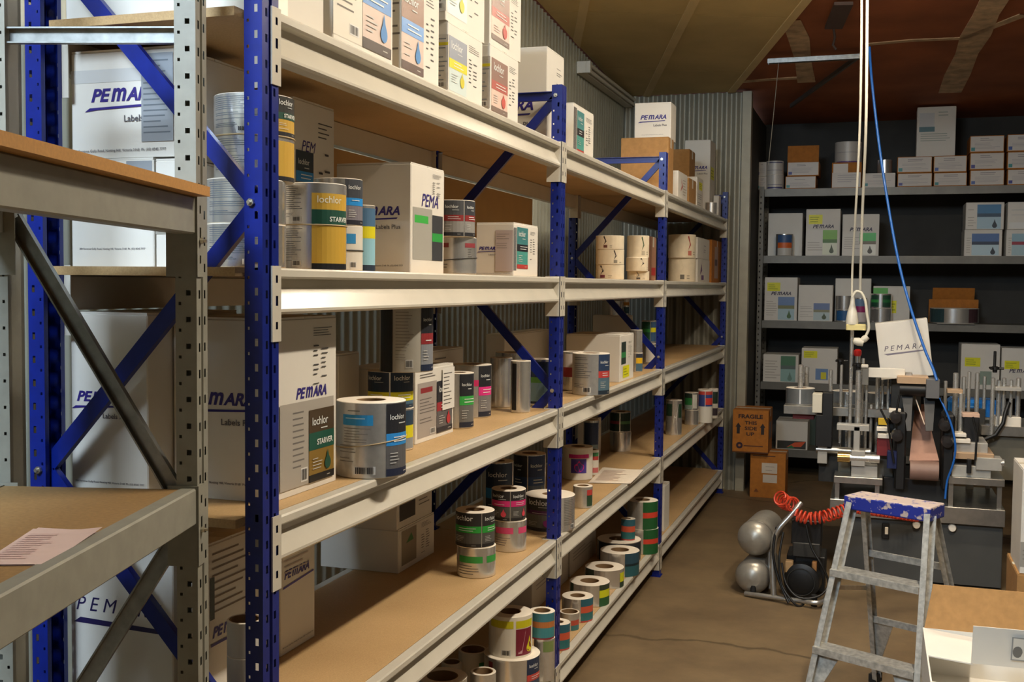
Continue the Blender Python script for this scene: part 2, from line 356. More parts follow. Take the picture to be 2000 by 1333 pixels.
# ---------------------------------------------------------------- label rolls
BAND = mat('#b9a27a', .6); BANDK = mat('#2a2826', .6)
def roll(label, z, xl, xr, yt, yb=None, X=None, arts=(), body=None, face=None, hole=.45, band=None, group=None, name='label_roll', on=None, cut=None, h=None, wob=0):
    """upright roll: outline columns xl..xr, yt front rim of the top, yb front of the bottom rim; arts: (xa, xb, fn(w,h))"""
    xc = (xl+xr)/2; k = 0
    if on is not None: z = on['_top']
    if yb is not None:
        pf = at(xc, yb, Z=z); dh = V((pf.x-CAM.x, pf.y-CAM.y, 0)).normalized(); c = pf.copy()
        for _ in range(4): r = (xr-xl)/2*dep(c)/F; c = pf+dh*r
    else:
        c = at(xc, (yt or 600), X=X); dh = V((c.x-CAM.x, c.y-CAM.y, 0)).normalized(); r = (xr-xl)/2*dep((c.x, c.y, z))/F
        pf = c-dh*r
    if h is None:
        d = ray(xc, yt); s = math.hypot(pf.x-CAM.x, pf.y-CAM.y)/math.hypot(d.x, d.y); z1 = CAM.z+d.z*s
    else: z1 = z+h
    c = V((c.x, c.y, z)); H = z1-z; rt = V((dh.y, -dh.x, 0))
    t = thing(name, label, 'label roll', c, group or where('label rolls', z, c.x, c.y)); t['_top'] = z1+.0004; t['_c'] = (c.x, c.y); t['_r'] = r
    body = body or FOIL; face = face or PAPER; ri = r*hole; e = min(.0015, H*.05)
    mb = MB(); mb.lathe(c, [(r, e), (r, H-e)], body, 44); mb.lathe(c, [(r, H-e), (r-e, H), (ri+.003, H), (ri+.003, H-.004)], face, 44); mb.lathe(c, [(ri+.003, .004), (ri+.003, 0), (r-e, 0), (r, e)], face, 44)
    mb.build('body', t, 40)
    mb = MB(); mb.lathe(c, [(ri+.003, .001), (ri+.003, H-.001), (ri, H-.001), (ri, .001), (ri+.003, .001)], CORE, 28); mb.build('core', t, 40)
    def mp(u, v, d):
        a = u/r; return c+(-dh*math.cos(a)+rt*math.sin(a))*(r+d)+V((0, 0, v))
    rp = (xr-xl)/2
    for xa, xb, fn in arts:
        a0 = math.asin(max(-1, min(1, (xa-xc)/rp))) if xa is not None else -1.5; a1 = math.asin(max(-1, min(1, (xb-xc)/rp)))
        if xb >= xr-1: a1 = max(a1, a0+.5)
        els = fn((a1-a0)*r, H); off = a0*r
        printpart(t, els, lambda u, v, d, off=off: mp(u+off, v, d), 'label_print', step=r*.16)
    if band:
        for bv, tilt, bm_ in band:
            mb = MB(); pts = []
            for i in range(41): q = i/40*2*math.pi; pts.append(c+(-dh*math.cos(q)+rt*math.sin(q))*(r+.0012)+V((0, 0, H*bv+tilt*math.sin(q))))
            mb.tube(pts, .0016, bm_, 6); mb.build('rubber_band', t, 60)
    return t
def lbl(top='#2a3038', band='#1f86d0', low='#6d6e70', foot='#1d2433', **kw):
    return lambda w, h: art(0, h*.02, w, h*.96, top, band, low, foot, **kw)
def bt(tab=None, c='#5c6066', inset=.03): return lambda w, h: backtext(w*inset, h*.02, w*(1-2*inset), h*.96, c, tab)
def plain(*stripes): # horizontal stripes (v0, v1, colour) across the label
    return lambda w, h: [('r', 0, a*h, w, b*h, c) for a, b, c in stripes]
# ================================================================ ROOM
XW, YB1, YB2, XR, YN = -.90, 9.15, 10.55, 3.6, -3.6
def zc(x, y): return 3.25+.066*(YB1-y)
def ceil_at(px, py):
    d = ray(px, py); t = (3.25+.066*(YB1-CAM.y)-CAM.z)/(d.z+.066*d.y); return CAM+d*t
mb = MB(); mb.box((XW-.2, YN-.2, -.1), (XR+.2, YB2+.2, 0), floor_mat()); struct(mb.build('floor'))
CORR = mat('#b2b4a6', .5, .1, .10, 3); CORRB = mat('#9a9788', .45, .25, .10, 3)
def corrugated(name, p0, p1, z0, ztop, m, pitch=.076, amp=.009):
    p0 = V(p0); p1 = V(p1); d = (p1-p0); L = d.length; d.normalize(); n = V((d.y, -d.x, 0)); N = int(L/pitch*8); mb = MB(); vs = []
    for i in range(N+1):
        s = L*i/N; q = p0+d*s+n*(amp*math.sin(2*math.pi*s/pitch)); vs += [(q.x, q.y, z0), (q.x, q.y, ztop(q.x, q.y))]
    k = len(vs)
    vs += [(p0+n*-.03)[:2]+(z0,), (p1+n*-.03)[:2]+(z0,), (p1+n*-.03)[:2]+(ztop(p1.x, p1.y),), (p0+n*-.03)[:2]+(ztop(p0.x, p0.y),)]
    mb.add(vs, [(2*i, 2*i+2, 2*i+3, 2*i+1) for i in range(N)]+[(k, k+1, k+2, k+3)], m); o = mb.build(name, None, 50, fix=False); return struct(o)
corrugated('wall_left', (XW, YN, 0), (XW, YB1, 0), 0, zc, CORR)
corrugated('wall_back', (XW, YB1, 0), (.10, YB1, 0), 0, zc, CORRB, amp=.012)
mb = MB(); mb.box((.085, YB1-.03, 0), (.155, YB1+.08, zc(0, YB1)-.0), mat('#a19a86', .5, .2, .08, 10)); struct(mb.build('trim_1'))
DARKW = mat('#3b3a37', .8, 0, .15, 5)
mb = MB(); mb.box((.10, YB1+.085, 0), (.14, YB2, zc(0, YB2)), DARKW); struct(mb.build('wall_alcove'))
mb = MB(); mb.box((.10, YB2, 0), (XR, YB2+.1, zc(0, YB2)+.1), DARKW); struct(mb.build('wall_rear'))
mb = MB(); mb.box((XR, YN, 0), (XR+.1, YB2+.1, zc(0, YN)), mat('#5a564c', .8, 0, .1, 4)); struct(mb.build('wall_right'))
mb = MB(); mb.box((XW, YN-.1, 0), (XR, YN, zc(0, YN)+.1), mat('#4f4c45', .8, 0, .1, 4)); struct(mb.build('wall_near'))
w1 = bpy.data.objects.new('window_1', None); COL.objects.link(w1); struct(w1)      # translucent roof sheet over the near end
mb = MB(); mb.add([(x, y, zc(x, y)-.004) for x, y in ((-.88, -1.3), (.4, -1.3), (.4, -.2), (-.88, -.2))]+[(x, y, zc(x, y)+.01) for x, y in ((-.88, -1.3), (.4, -1.3), (.4, -.2), (-.88, -.2))], [(0,1,2,3),(4,5,6,7),(0,1,5,4),(1,2,6,5),(2,3,7,6),(3,0,4,7)], mat('#dfeaf2', .5, emit=2.5, key='sky')); mb.build('roof_sheet', w1)
mb = MB()
for a, b in (((-.9, -1.34), (.44, -1.3)), ((-.9, -.2), (.44, -.16)), ((.4, -1.3), (.44, -.2))): mb.add([(x, y, zc(x, y)+d) for d in (-.012, .01) for x, y in (a, (b[0], a[1]), b, (a[0], b[1]))], [(0,1,2,3),(4,5,6,7),(0,1,5,4),(1,2,6,5),(2,3,7,6),(3,0,4,7)], mat('#cfcfca', .5))
mb.build('window_frame', w1)
# ceiling: reddish brown board, tan panels laid at an angle under it, pale joint strips
ZT = lambda x, y, dz=0: (x, y, zc(x, y)+dz)
mb = MB(); RED = mat('#9c5a35', .8, 0, .22, 2.5)
mb.add([ZT(XW-.1, YN-.1, .02), ZT(XR+.1, YN-.1, .02), ZT(XR+.1, YB2+.1, .02), ZT(XW-.1, YB2+.1, .02), ZT(XW-.1, YN-.1, .1), ZT(XR+.1, YN-.1, .1), ZT(XR+.1, YB2+.1, .1), ZT(XW-.1, YB2+.1, .1)],
       [(0,1,2,3),(4,5,6,7),(0,1,5,4),(1,2,6,5),(2,3,7,6),(3,0,4,7)], RED)
ceil = struct(mb.build('ceiling'))
e0 = ceil_at(1575, 0); e1 = ceil_at(1440, 165); ed = V((e1.x-e0.x, e1.y-e0.y, 0)).normalized(); en = V((-ed.y, ed.x, 0))
if en.x > 0: en = -en
TAN = mat('#c6ae78', .75, 0, .12, 2.5); TANL = mat('#d6be8c', .75, 0, .08, 4)
def clip(poly):                                # keep inside x>XW+.012 and y<YB1
    for f in (lambda p: p[0]-(XW+.02), lambda p: YB1-.02-p[1], lambda p: p[1]-YN-.02):
        out = []
        for i, p in enumerate(poly):
            q = poly[(i+1) % len(poly)]; a = f(p); b = f(q)
            if a >= 0: out.append(p)
            if a*b < 0: s = a/(a-b); out.append((p[0]+(q[0]-p[0])*s, p[1]+(q[1]-p[1])*s))
        poly = out
        if not poly: break
    return poly
base = V((e0.x, e0.y, 0))
def ceil_slab(name, a0, a1, b0, b1, th, m):    # a along the panel run, b away from the edge
    c = [base+ed*a+en*b for a, b in ((a0, b0), (a1, b0), (a1, b1), (a0, b1))]; poly = clip([(p.x, p.y) for p in c])
    if len(poly) < 3: return
    n = len(poly); mb = MB(); vs = [ZT(x, y, .018) for x, y in poly]+[ZT(x, y, .018-th) for x, y in poly]
    mb.add(vs, [tuple(range(n)), tuple(range(2*n-1, n-1, -1))]+[(i, (i+1) % n, n+(i+1) % n, n+i) for i in range(n)], m); mb.build(name, ceil)
for i in range(6):
    for j in range(-5, 3):
        ceil_slab('ceiling_panel', j*1.35+.35+.004, (j+1)*1.35+.35-.004, i*.66+.004, (i+1)*.66-.004, .018, TAN)
    ceil_slab('joint_strip', -6, 4.2, i*.66-.028, i*.66+.028, .026, TANL)
PALE = mat('#c9ae8e', .9, 0, .3, 12)
def smear(name, px, w):                        # pale plaster strips on the brown boards
    pts = [ceil_at(*p) for p in px]; mb = MB(); vs = []
    for i, p in enumerate(pts):
        t = (pts[min(i+1, len(pts)-1)]-pts[max(i-1, 0)]); n = V((-t.y, t.x, 0)).normalized()*(w*(.8+.4*random.random()))
        for s in (1, -1): q = p+n*s; vs.append(ZT(q.x, q.y, .014))
        for s in (1, -1): q = p+n*s; vs.append(ZT(q.x, q.y, .0195))
    fs = []
    for i in range(len(pts)-1):
        a = 4*i; b = a+4; fs += [(a, a+1, b+1, b), (a, b, b+2, a+2), (a+1, a+3, b+3, b+1)]
    mb.add(vs, fs, PALE); mb.build(name, ceil)
smear('plaster_strip', [(1945, 0), (1925, 35), (1905, 75), (1888, 110), (1870, 150), (1855, 185)], .09)
smear('plaster_strip', [(1545, 45), (1560, 80), (1568, 120), (1575, 165)], .07)
smear('plaster_strip', [(1690, 92), (1780, 84), (1880, 80), (2000, 34)], .03)
smear('plaster_strip', [(1440, 165), (1500, 160), (1570, 156)], .03)
# ---- fluorescent battens: three lit along the aisle ceiling (out of view), one unlit on the left wall
TUBE = mat('#fff0d6', .4, 0, emit=38, key='tube')
TUBE0 = mat('#ffeccb', .4, 0, emit=12, key='tube_old')
def batten(label, c, L, d, W=30, lit=True):
    t = thing('fluorescent_batten', label, 'light fitting', c); c = V(c); d = V(d).normalized(); n = V((-d.y, d.x, 0))
    mb = MB(); mb.obox(c-d*L/2, c+d*L/2, n, .10, .05, mat('#d8d3c4', .5)); mb.build('housing', t)
    for s in (-.026, .026):
        mb = MB(); mb.cyl(c-d*(L/2-.03)+n*s-V((0,0,.042)), c+d*(L/2-.03)+n*s-V((0,0,.042)), .013, (TUBE if W > 10 else TUBE0) if lit else mat('#cfc9ba', .3), 12); mb.build('tube', t, 40)
    for s in (-1, 1):
        mb = MB(); mb.obox(c+d*s*(L/2-.02)-V((0,0,.022)), c+d*s*(L/2)-V((0,0,.022)), n, .09, .065, mat('#d8d3c4', .5)); mb.build('end_cap', t)
    if lit:
        a = area('lamp_light', c-V((0,0,.075)), c-V((0,0,1)), .1, L*.95, W*L, WARM); a.rotation_euler = (0, 0, math.atan2(d.y, d.x)-math.pi/2)
        for s in (-1, 1): mb = MB(); mb.cyl(c+d*s*L*.3+V((0,0,.02)), c+d*s*L*.3+V((0,0,.11)), .008, GALV, 8); mb.build('hanger', t)
for i, (x, y) in enumerate(((1.75, .6), (1.6, 3.0), (1.12, 5.62))):
    batten(('unlit white twin tube ceiling batten above the camera', 'white twin tube ceiling batten over the middle of the aisle', 'lit twin tube ceiling batten nearest the machine bench')[i], (x, y, zc(x, y)-.10), 1.25, (0, 1, 0) if i < 2 else (1, 0, 0), LAMP_W[i], LAMP_W[i] > 0)
p0 = at(1140, 128, X=XW+.06); p1 = at(1243, 200, X=XW+.06)
t = thing('fluorescent_batten', 'unlit white twin tube batten fixed high on the corrugated wall', 'light fitting', (p0.x, p0.y, p0.z))
zb = p0.z-.02
mb = MB(); mb.box((XW+.011, p0.y, zb-.03), (XW+.075, p1.y, zb+.05), mat('#d8d3c4', .5)); mb.build('housing', t)
for s in (-.012, .03):
    mb = MB(); mb.cyl((XW+.092, p0.y+.05, zb+s), (XW+.092, p1.y-.05, zb+s), .013, mat('#e2ddd0', .3), 12); mb.build('tube', t, 40)
for y in (p0.y, p1.y-.04):
    mb = MB(); mb.box((XW+.076, y, zb-.03), (XW+.108, y+.04, zb+.05), mat('#d8d3c4', .5)); mb.build('end_cap', t)
# ---- metal channel and hangers on the ceiling
a = ceil_at(1500, 108); b = ceil_at(1682, 98)
t = thing('ceiling_channel', 'galvanised channel bracket bolted under the brown ceiling boards', 'bracket', (a.x, a.y, a.z))
mb = MB(); mb.channel(a-V((0,0,.03)), b-V((0,0,.03)), (0, 1, 0), .05, .03, .003, GALV); mb.build('channel', t)
b2 = ceil_at(1545, 200); mb = MB(); mb.obox(b-V((0,0,.03)), b2-V((0,0,.03)), (0, 0, 1), .03, .02, mat('#4a443c', .6)); mb.build('stay_bar', t)
q0 = a+(b-a)*.12-V((0,0,.05)); q1 = at(1501, 322, Y=q0.y+.02)
mb = MB(); mb.tube([q0, q1], .0025, mat('#8a8578', .6), 5); mb.build('hanging_wire', t)
a = ceil_at(1648, 0); b = ceil_at(1628, 48)
t = thing('ceiling_hook', 'dark metal strap with a hook hanging from the brown ceiling', 'hook', (b.x, b.y, b.z))
mb = MB(); mb.obox(a-V((0,0,.02)), b-V((0,0,.02)), (1, 0, 0), .11, .02, mat('#4d3a33', .6)); mb.build('strap', t)
mb = MB(); mb.tube([b-V((0,0,.02)), b-V((-.01,0,.08)), b-V((0,0,.13)), b-V((-.02,0,.16))], .008, mat('#3d2f2a', .6)); mb.build('hook', t)
# ================================================================ RACKING
ZS = [.19, .695, 1.2015, 1.707, 2.2165]      # top of each beam level
SH = [z-.0035 for z in ZS]                    # shelf board surfaces
PY = [1.905, 4.05, 6.23, 8.96]               # near face of each frame
PW, PD, PH = .062, .040, 2.43
XREAR = -.565
BOLT = mat('#c9c4b4', .3, .9)
def post_mesh(mb, m, T, D=PD, H=PH, W=PW, grey=False):
    P = lambda x, y, z: T(x, y, z)
    n = int(H/.05)
    zs = [.03+.05*i for i in range(n-1)]
    def sheet(p0, p1, holes):
        o = V(P(*p0, 0)); e = V(P(*p1, 0))-o; L = e.length; mb.holed(o, e/L, (0, 0, 1), L, H, holes(L), m)
    sheet((-D, 0), (0, 0), lambda L: [(.006, z, .011, z+.006) for z in zs]+([(L-.020, z+.018, L-.011, z+.028) for z in zs] if grey else [(L-.017, z+.018, L-.010, z+.033) for z in zs]))
    if grey: sheet((-D, 0), (-D, W), lambda L: [])
    sheet((0, 0), (0, .025), lambda L: [(.012, z+.012, .020, z+.028) for z in zs])
    sheet((0, .025), (-.006, .028), lambda L: []); sheet((-.006, .028), (-.006, .034), lambda L: []); sheet((-.006, .034), (0, .037), lambda L: [])
    sheet((0, .037), (0, W), lambda L: [(.005, z+.012, .013, z+.028) for z in zs])
    sheet((0, W), (-D, W), lambda L: [(L-.011, z, L-.006, z+.008) for z in zs])
    sheet((-D, 0), (-D, .012), lambda L: []); sheet((-D, W), (-D, W-.012), lambda L: [])
def step_beam(mb, T, l0, l1, zt, m, box=False):
    pr = [(-.030,-.004),(-.004,-.004),(-.001,-.008),(-.001,-.021),(-.005,-.025),(-.026,-.026),(-.026,-.045),(-.002,-.087),(-.002,-.093),(-.007,-.098),(-.040,-.098),(-.040,-.024),(-.030,-.024)]
    if box: pr = [(-.030,-.004),(-.004,-.004),(-.001,-.007),(-.001,-.070),(-.004,-.073),(-.036,-.073),(-.036,-.024),(-.030,-.024)]
    n = len(pr); vs = [T(x, l0, zt+z) for x, z in pr]+[T(x, l1, zt+z) for x, z in pr]
    mb.add(vs, [(i, (i+1) % n, n+(i+1) % n, n+i) for i in range(n)]+[tuple(range(n-1, -1, -1)), tuple(range(n, 2*n))], m)
def connector(mb, T, y, end, zt, m):
    """L bracket: strip on the post face plus a tab the beam is welded to; end=1 at the far end of a bay"""
    H = .152
    ya, yb = (y+PW-.030, y+PW+.004) if not end else (y-.004, y+.029)
    hs = [(.013, .025, .021, .040), (.013, .072, .022, .092), (.013, .118, .021, .133)]
    o = V(T(.0035, ya, zt-H)); e = V(T(.0035, yb, zt-H))-o; mb.holed(o, e.normalized(), (0, 0, 1), e.length, H, hs, m)
    for yy in (ya, yb): mb.add([T(0, yy, zt-H), T(.0035, yy, zt-H), T(.0035, yy, zt), T(0, yy, zt)], [(0, 1, 2, 3)], m)
    for zz in (zt-H, zt): mb.add([T(0, ya, zz), T(.0035, ya, zz), T(.0035, yb, zz), T(0, yb, zz)], [(0, 1, 2, 3)], m)
    t0, t1 = (y+PW+.001, y+PW+.004) if not end else (y-.004, y-.001)
    a = [T(x, yy, zz) for zz in (zt-H, zt) for x, yy in ((-.056, t0), (.003, t0), (.003, t1), (-.056, t1))]
    mb.add(a, [(0,1,2,3),(4,5,6,7),(0,1,5,4),(1,2,6,5),(2,3,7,6),(3,0,4,7)], m)
def brace(parent, p0, p1, m, w=.034, wd=(0, 0, 1), name='brace'):
    mb = MB(); mb.channel(p0, p1, V(p1).__sub__(V(p0)).cross(V((0, 1, 0))) if wd is None else wd, w, .014, .003, m); return mb.build(name, parent)
def bolt(parent, p, d, r=.008, m=None):
    mb = MB(); p = V(p); d = V(d).normalized(); mb.cyl(p, p+d*.006, r, m or BOLT, 6); mb.cyl(p+d*.006, p+d*.012, r*.5, m or BOLT, 8); return mb.build('bolt', parent)
rack = thing('shelving_rack', 'long blue and cream longspan shelving rack along the corrugated wall', 'shelving', (XREAR/2, 5.4, 0))
Tf = lambda x, y, z: (x, y, z)
Tr = lambda x, y, z: (XREAR-x, y, z)
for k, y in enumerate(PY):
    for side, T in (('f', Tf), ('r', Tr)):
        mb = MB(); post_mesh(mb, BLUE, lambda a, b, c, T=T, y=y: T(a, y+b, c)); po = mb.build('post', rack, fix=False)
        mb = MB(); c = [T(-.05, y-.006, 0), T(.008, y+PW+.006, .005)]; mb.box(c[0], c[1], BLUE); mb.build('foot_plate', po)
    nodes = [.15, .71, 1.27, 1.83, 2.39]; fl = 1 if k == 0 else 0
    xs = lambda i: -.024 if (i+fl) % 2 == 0 else XREAR+.024
    for i in range(4):
        p0 = V((xs(i), y+.020, nodes[i])); p1 = V((xs(i+1), y+.020, nodes[i+1])); d = (p1-p0).normalized(); wd = V((-d.z, 0, d.x))
        p0 += d*.012; p1 -= d*.012
        brace(rack, p0, p1, BLUE, .034, wd)
    for z in (.08, 2.39): brace(rack, (-.03, y+.020, z), (XREAR+.03, y+.020, z), BLUE, .034)
    for i in range(5): bolt(rack, (xs(i), y-.001, nodes[i]), (0, -1, 0))
for b in range(3):
    ya, yb = PY[b]+PW, PY[b+1]
    for zt in ZS:
        for T in (Tf, Tr):
            mb = MB(); step_beam(mb, T, ya+.004, yb-.004, zt, BEAM); bo = mb.build('beam', rack)
            mb = MB(); connector(mb, T, PY[b], 0, zt, BEAM); mb.build('connector_plate', bo, fix=False)
            mb = MB(); connector(mb, T, PY[b+1], 1, zt, BEAM); mb.build('connector_plate', bo, fix=False)
        y0 = PY[b]-.0 if b == 0 else PY[b]+.033; y1 = PY[b+1]+.029 if b < 2 else PY[3]+.06
        # one board per bay, notched between the posts
        mb = MB(); zt_ = zt-.0035
        mb.prism([(XREAR+.0315, ya+.001), (-.0315, ya+.001), (-.0315, yb-.001), (XREAR+.0315, yb-.001)], 'z', zt_-.018, zt_, BOARD)
        mb.box((XREAR+.062, y0, zt_-.018), (-.062, ya+.001, zt_), BOARD); mb.box((XREAR+.062, yb-.001, zt_-.018), (-.062, y1, zt_), BOARD)
        mb.build('shelf_board', rack)
# ---- grey shelving in front, standing at an angle
GA = math.radians(15.3)
GO = V((-.060, 1.772, 0)); gx = V((math.cos(GA), math.sin(GA), 0)); gy = V((-math.sin(GA), math.cos(GA), 0))
Tg = lambda x, y, z: tuple(GO+gx*x+gy*y+V((0, 0, z)))
GD = .40; GL = 1.75
grack = thing('grey_shelving', 'dusty grey steel shelving standing at an angle before the blue rack', 'shelving', Tg(-GD/2, -GL/2, 0))
Tgr = lambda x, y, z: Tg(-GD-x, y, z)
for yy in (0, -GL-PW):
    for T in (Tg, Tgr):
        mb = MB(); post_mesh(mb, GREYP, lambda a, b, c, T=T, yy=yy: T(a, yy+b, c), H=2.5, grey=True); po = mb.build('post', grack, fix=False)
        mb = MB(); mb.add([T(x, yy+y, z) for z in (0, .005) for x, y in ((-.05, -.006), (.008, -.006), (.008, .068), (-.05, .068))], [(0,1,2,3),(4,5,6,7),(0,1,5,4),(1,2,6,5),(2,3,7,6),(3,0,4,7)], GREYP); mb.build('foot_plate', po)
    zz = [2.13, 1.79, 1.23, .67, .11]; xx = [-.03, -GD+.045, -.02, -GD+.03, -.03]
    for i in range(1, 4):
        a = V(Tg(xx[i], yy+.02, zz[i])); b = V(Tg(xx[i+1], yy+.02, zz[i+1])); d = (b-a).normalized(); brace(grack, b, a, GALV, .032, d.cross(gy))
    for z in (2.13, .08): brace(grack, Tg(-.04, yy+.02, z), Tg(-GD+.04, yy+.02, z), GALV, .030)
for zt in (1.835, 1.290, .745, .20):
    for T in (Tg, Tgr):
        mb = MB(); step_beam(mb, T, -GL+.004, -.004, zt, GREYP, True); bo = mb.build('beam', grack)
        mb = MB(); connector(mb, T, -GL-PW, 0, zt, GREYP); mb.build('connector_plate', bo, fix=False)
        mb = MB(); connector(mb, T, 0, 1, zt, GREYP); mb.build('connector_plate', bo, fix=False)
    bolt(grack, Tg(.004, .012, zt-.085), gx, .006)
    up = zt > 1.5
    za, zb2 = (zt-.004, zt+.014) if up else (zt-.024, zt-.006)
    ov = .028 if up else -.0315
    mb = MB(); mb.add([Tg(x, y, z) for z in (za, zb2) for x, y in ((-GD-ov, -GL+.002), (ov, -GL+.002), (ov, -.005), (-GD-ov, -.005))], [(0,1,2,3),(4,5,6,7),(0,1,5,4),(1,2,6,5),(2,3,7,6),(3,0,4,7)], mat('#b5833f', .6, 0, .1, 200) if up else mat('#97784c', .65, 0, .14, 120)); mb.build('shelf_board', grack)  # lower boards: older brown, darkened further to carry the upper shelf's shade
def sheet(name, label, pts, z, lines=True, n=2, ink='#c9a9a9', m=None):
    """loose paper sheets: pts corners (x,y) in order"""
    c = sum((V((*p, 0)) for p in pts), V())/4; t = thing(name, label, 'paper', (c.x, c.y, z))
    for i in range(n):
        mb = MB(); s = (i-.5)*.006; q = [V((p[0]+s, p[1]+s*.6, z+.0008+.0014*i)) for p in pts]; N = 6; vs = []
        for a in range(N+1):
            for b in range(N+1):
                u, v = a/N, b/N; p = (q[0]*(1-u)+q[1]*u)*(1-v)+(q[3]*(1-u)+q[2]*u)*v; vs.append(p+V((0, 0, .004*i*max(0, u-.6)*max(0, v-.5)*8)))
        mb.add(vs, [(a*(N+1)+b, (a+1)*(N+1)+b, (a+1)*(N+1)+b+1, a*(N+1)+b+1) for a in range(N) for b in range(N)], m or mat('#d9c2c0', .7, 0, .03, 30)); mb.build('page', t, 40)
    if lines:
        A, B, D = V((*pts[0], 0)), V((*pts[1], 0)), V((*pts[3], 0)); eu = B-A; ev = D-A
        printpart(t, [('bars', .1, .12, .8, .8, 12, ink)], lambda u, v, d: A+eu*u+ev*v+V((0, 0, z+.0036+d)))
    return t
pp = [at(x, y, Z=1.284) for x, y in ((60, 1034), (-60, 1075), (-20, 1112), (195, 1042))]
pp = [(at(x, y, Z=1.284).x, at(x, y, Z=1.284).y) for x, y in ((-40, 1045), (-40, 1107), (75, 1106), (196, 1041))]
sheet('paper_sheets', 'pale pink printed sheets lying on the grey shelf', [pp[1], pp[2], pp[3], (at(70, 1034, Z=1.284).x, at(70, 1034, Z=1.284).y)], 1.284)
# ================================================================ CARTONS AND ROLLS ON THE BLUE RACK
S1, S2, S3, S4, S5 = [z+.001 for z in SH]
LG = lambda fu=.12, fv=.52, fw=.55, a=True: (lambda w, h: logo(w*fu+w*.05, h*fv, w*fw)+(addr(w*.08, h*.05, w*.8) if a else []))
def boxart(u, v, w, h, top, band, low, drop, foot='#4a3f3a', txt=True, wrap=None, tcol='#d9d3c6'):
    """shipping label: pale text panel on the left, art panel on the right"""
    L = [('r', u, v, u+w, v+h, tcol)]
    L += [('bars', u+w*.06, v+h*.25, u+w*.42, v+h*.95, 11, '#6b6660'), ('code', u+w*.26, v+h*.06, u+w*.42, v+h*.16)]
    L += art(u+w*.48, v, w*.52, h, top, band, low, foot, drop)
    return L
# ---- top shelf
def top_box(w, h, top, band, low, drop, lw=.60, u0=.0):
    L = boxart(w*u0, h*.05, w*lw, h*.85, top, band, low, drop)
    return L+colprint(w*(u0+lw+.06), h*.2, w*.26, h*.68)
c = carton('large white carton at the near end of the top shelf', S5, 548, None, 632, X=-.05, Y0=1.975, dx=.47, h=.36, A=lambda w, h: [('r', w*.08, h*.0, w*.42, h*.4, '#fffdf2')])
carton('white carton with brown and blue drop label, second on top shelf', S5, 650, None, 766, X=-.045, dx=.30, h=.35, A=lambda w, h: boxart(0, h*.08, w*.96, h*.72, '#8a6a5a', '#5b8fce', '#cdb9ae', '#4a86c4'))
carton('white carton with brown and blue drop label beside the yellow label carton', S5, 782, None, 856, X=-.045, dx=.30, h=.31, A=lambda w, h: art(w*.01, h*.07, w*.56, h*.72, '#8a6a5a', '#6b9bd8', '#cdb9ae', '#5d4a44', '#4a86c4')+colprint(w*.64, h*.2, w*.3, h*.62), E=lambda w, h: [('r', w*.86, h*.07, w, h*.79, '#ded9cc'), ('bars', w*.88, h*.2, w*.99, h*.7, 8, '#77716a')])
def yart(w, h): return art(w*.02, h*.10, w*.5, h*.72, '#8c93a2', '#d9d021', '#c7d6d6', None, '#c9be2e')+colprint(w*.58, h*.25, w*.32, h*.6)
def rart(w, h): return art(w*.04, h*.08, w*.56, h*.74, '#8c6a5e', '#b05a50', '#dcc0b2', '#7d6a60', '#bf5148')+colprint(w*.66, h*.3, w*.26, h*.55)
def silv(w, h): return [('r', w*.82, h*.1, w, h*.82, FOIL), ('bars', w*.83, h*.2, w*.99, h*.8, 10, '#7a7f84'), ('r', w*.82, h*.68, w, h*.72, '#c9bc20'), ('code', w*.86, h*.13, w*.97, h*.2)]
d = carton('white carton with yellow drop label, lower of the pair', S5, 876, 40, 943, X=-.045, dx=.28, A=yart, E=silv)
e = carton('white carton with red drop label, lower of the pair', S5, 958, 84, 1013, X=-.045, dx=.28, A=rart, E=silv)
carton('white carton with yellow drop label stacked on another', d['_top'], 869, None, 944, X=-.05, dx=.28, h=.24, A=yart, E=silv)
carton('white carton with red drop label stacked on another', e['_top'], 955, None, 1015, X=-.05, dx=.28, h=.24, A=rart)
carton('tall plain white carton behind the blue post on the top shelf', S5, 1068, 90, 1111, X=at(1068, 200, Y=4.125).x, dx=.40, Y0=4.125, dy=.24, E=lambda w, h: logo(w*.25, h*.36, w*.6), A=lambda w, h: colprint(w*.55, h*.35, w*.38, h*.5))
carton('slim white carton with teal and black art label on the top shelf', S5, 1121, 200, 1160, X=-.045, dx=.17, A=lambda w, h: [('r', 0, h*.02, w*.14, h*.92, FOIL)]+art(w*.16, h*.03, w*.34, h*.86, '#46888a', '#26262a', '#4c9a90', '#b23a34', None)+colprint(w*.6, h*.3, w*.3, h*.55))
j = carton('large plain brown carton on the top shelf behind the post', S5, 1306, 267, 1316, xl=1213, X=-.062, kraft=KRAFT)
carton('small white carton with purple logo on top of the large brown carton', j['_top'], 1311, 199, 1321, xl=1240, X=-.075, E=lambda w, h: logo(w*.16, h*.55, w*.7)+addr(w*.2, h*.13, w*.6))
carton('short white carton with red pattern, next to the brown cartons', S5, 1325, 333, 1343, X=-.04, dx=.10, A=lambda w, h: [('p', [(w*.25, h*.3), (w*.4, h*.55), (w*.3, h*.8), (w*.5, h*.5)], '#b0413a'), ('bars', w*.5, h*.2, w*.9, h*.8, 6, '#a79a8c')])
carton('short brown carton next to the red patterned carton', S5, 1346, 347, 1360, X=-.04, dx=.10, kraft=KRAFT)
carton('brown carton standing behind the short cartons on the top shelf', S5, 1347, 291, 1358, X=-.17, dx=.19, kraft=KRAFT)
carton('white carton with purple logo at the far end of the top shelf', S5, 1388, 273, 1398, xl=1338, X=-.10, E=lambda w, h: logo(w*.12, h*.62, w*.75), A=lambda w, h: yel(w*.15, h*.5, w*.6, h*.16))
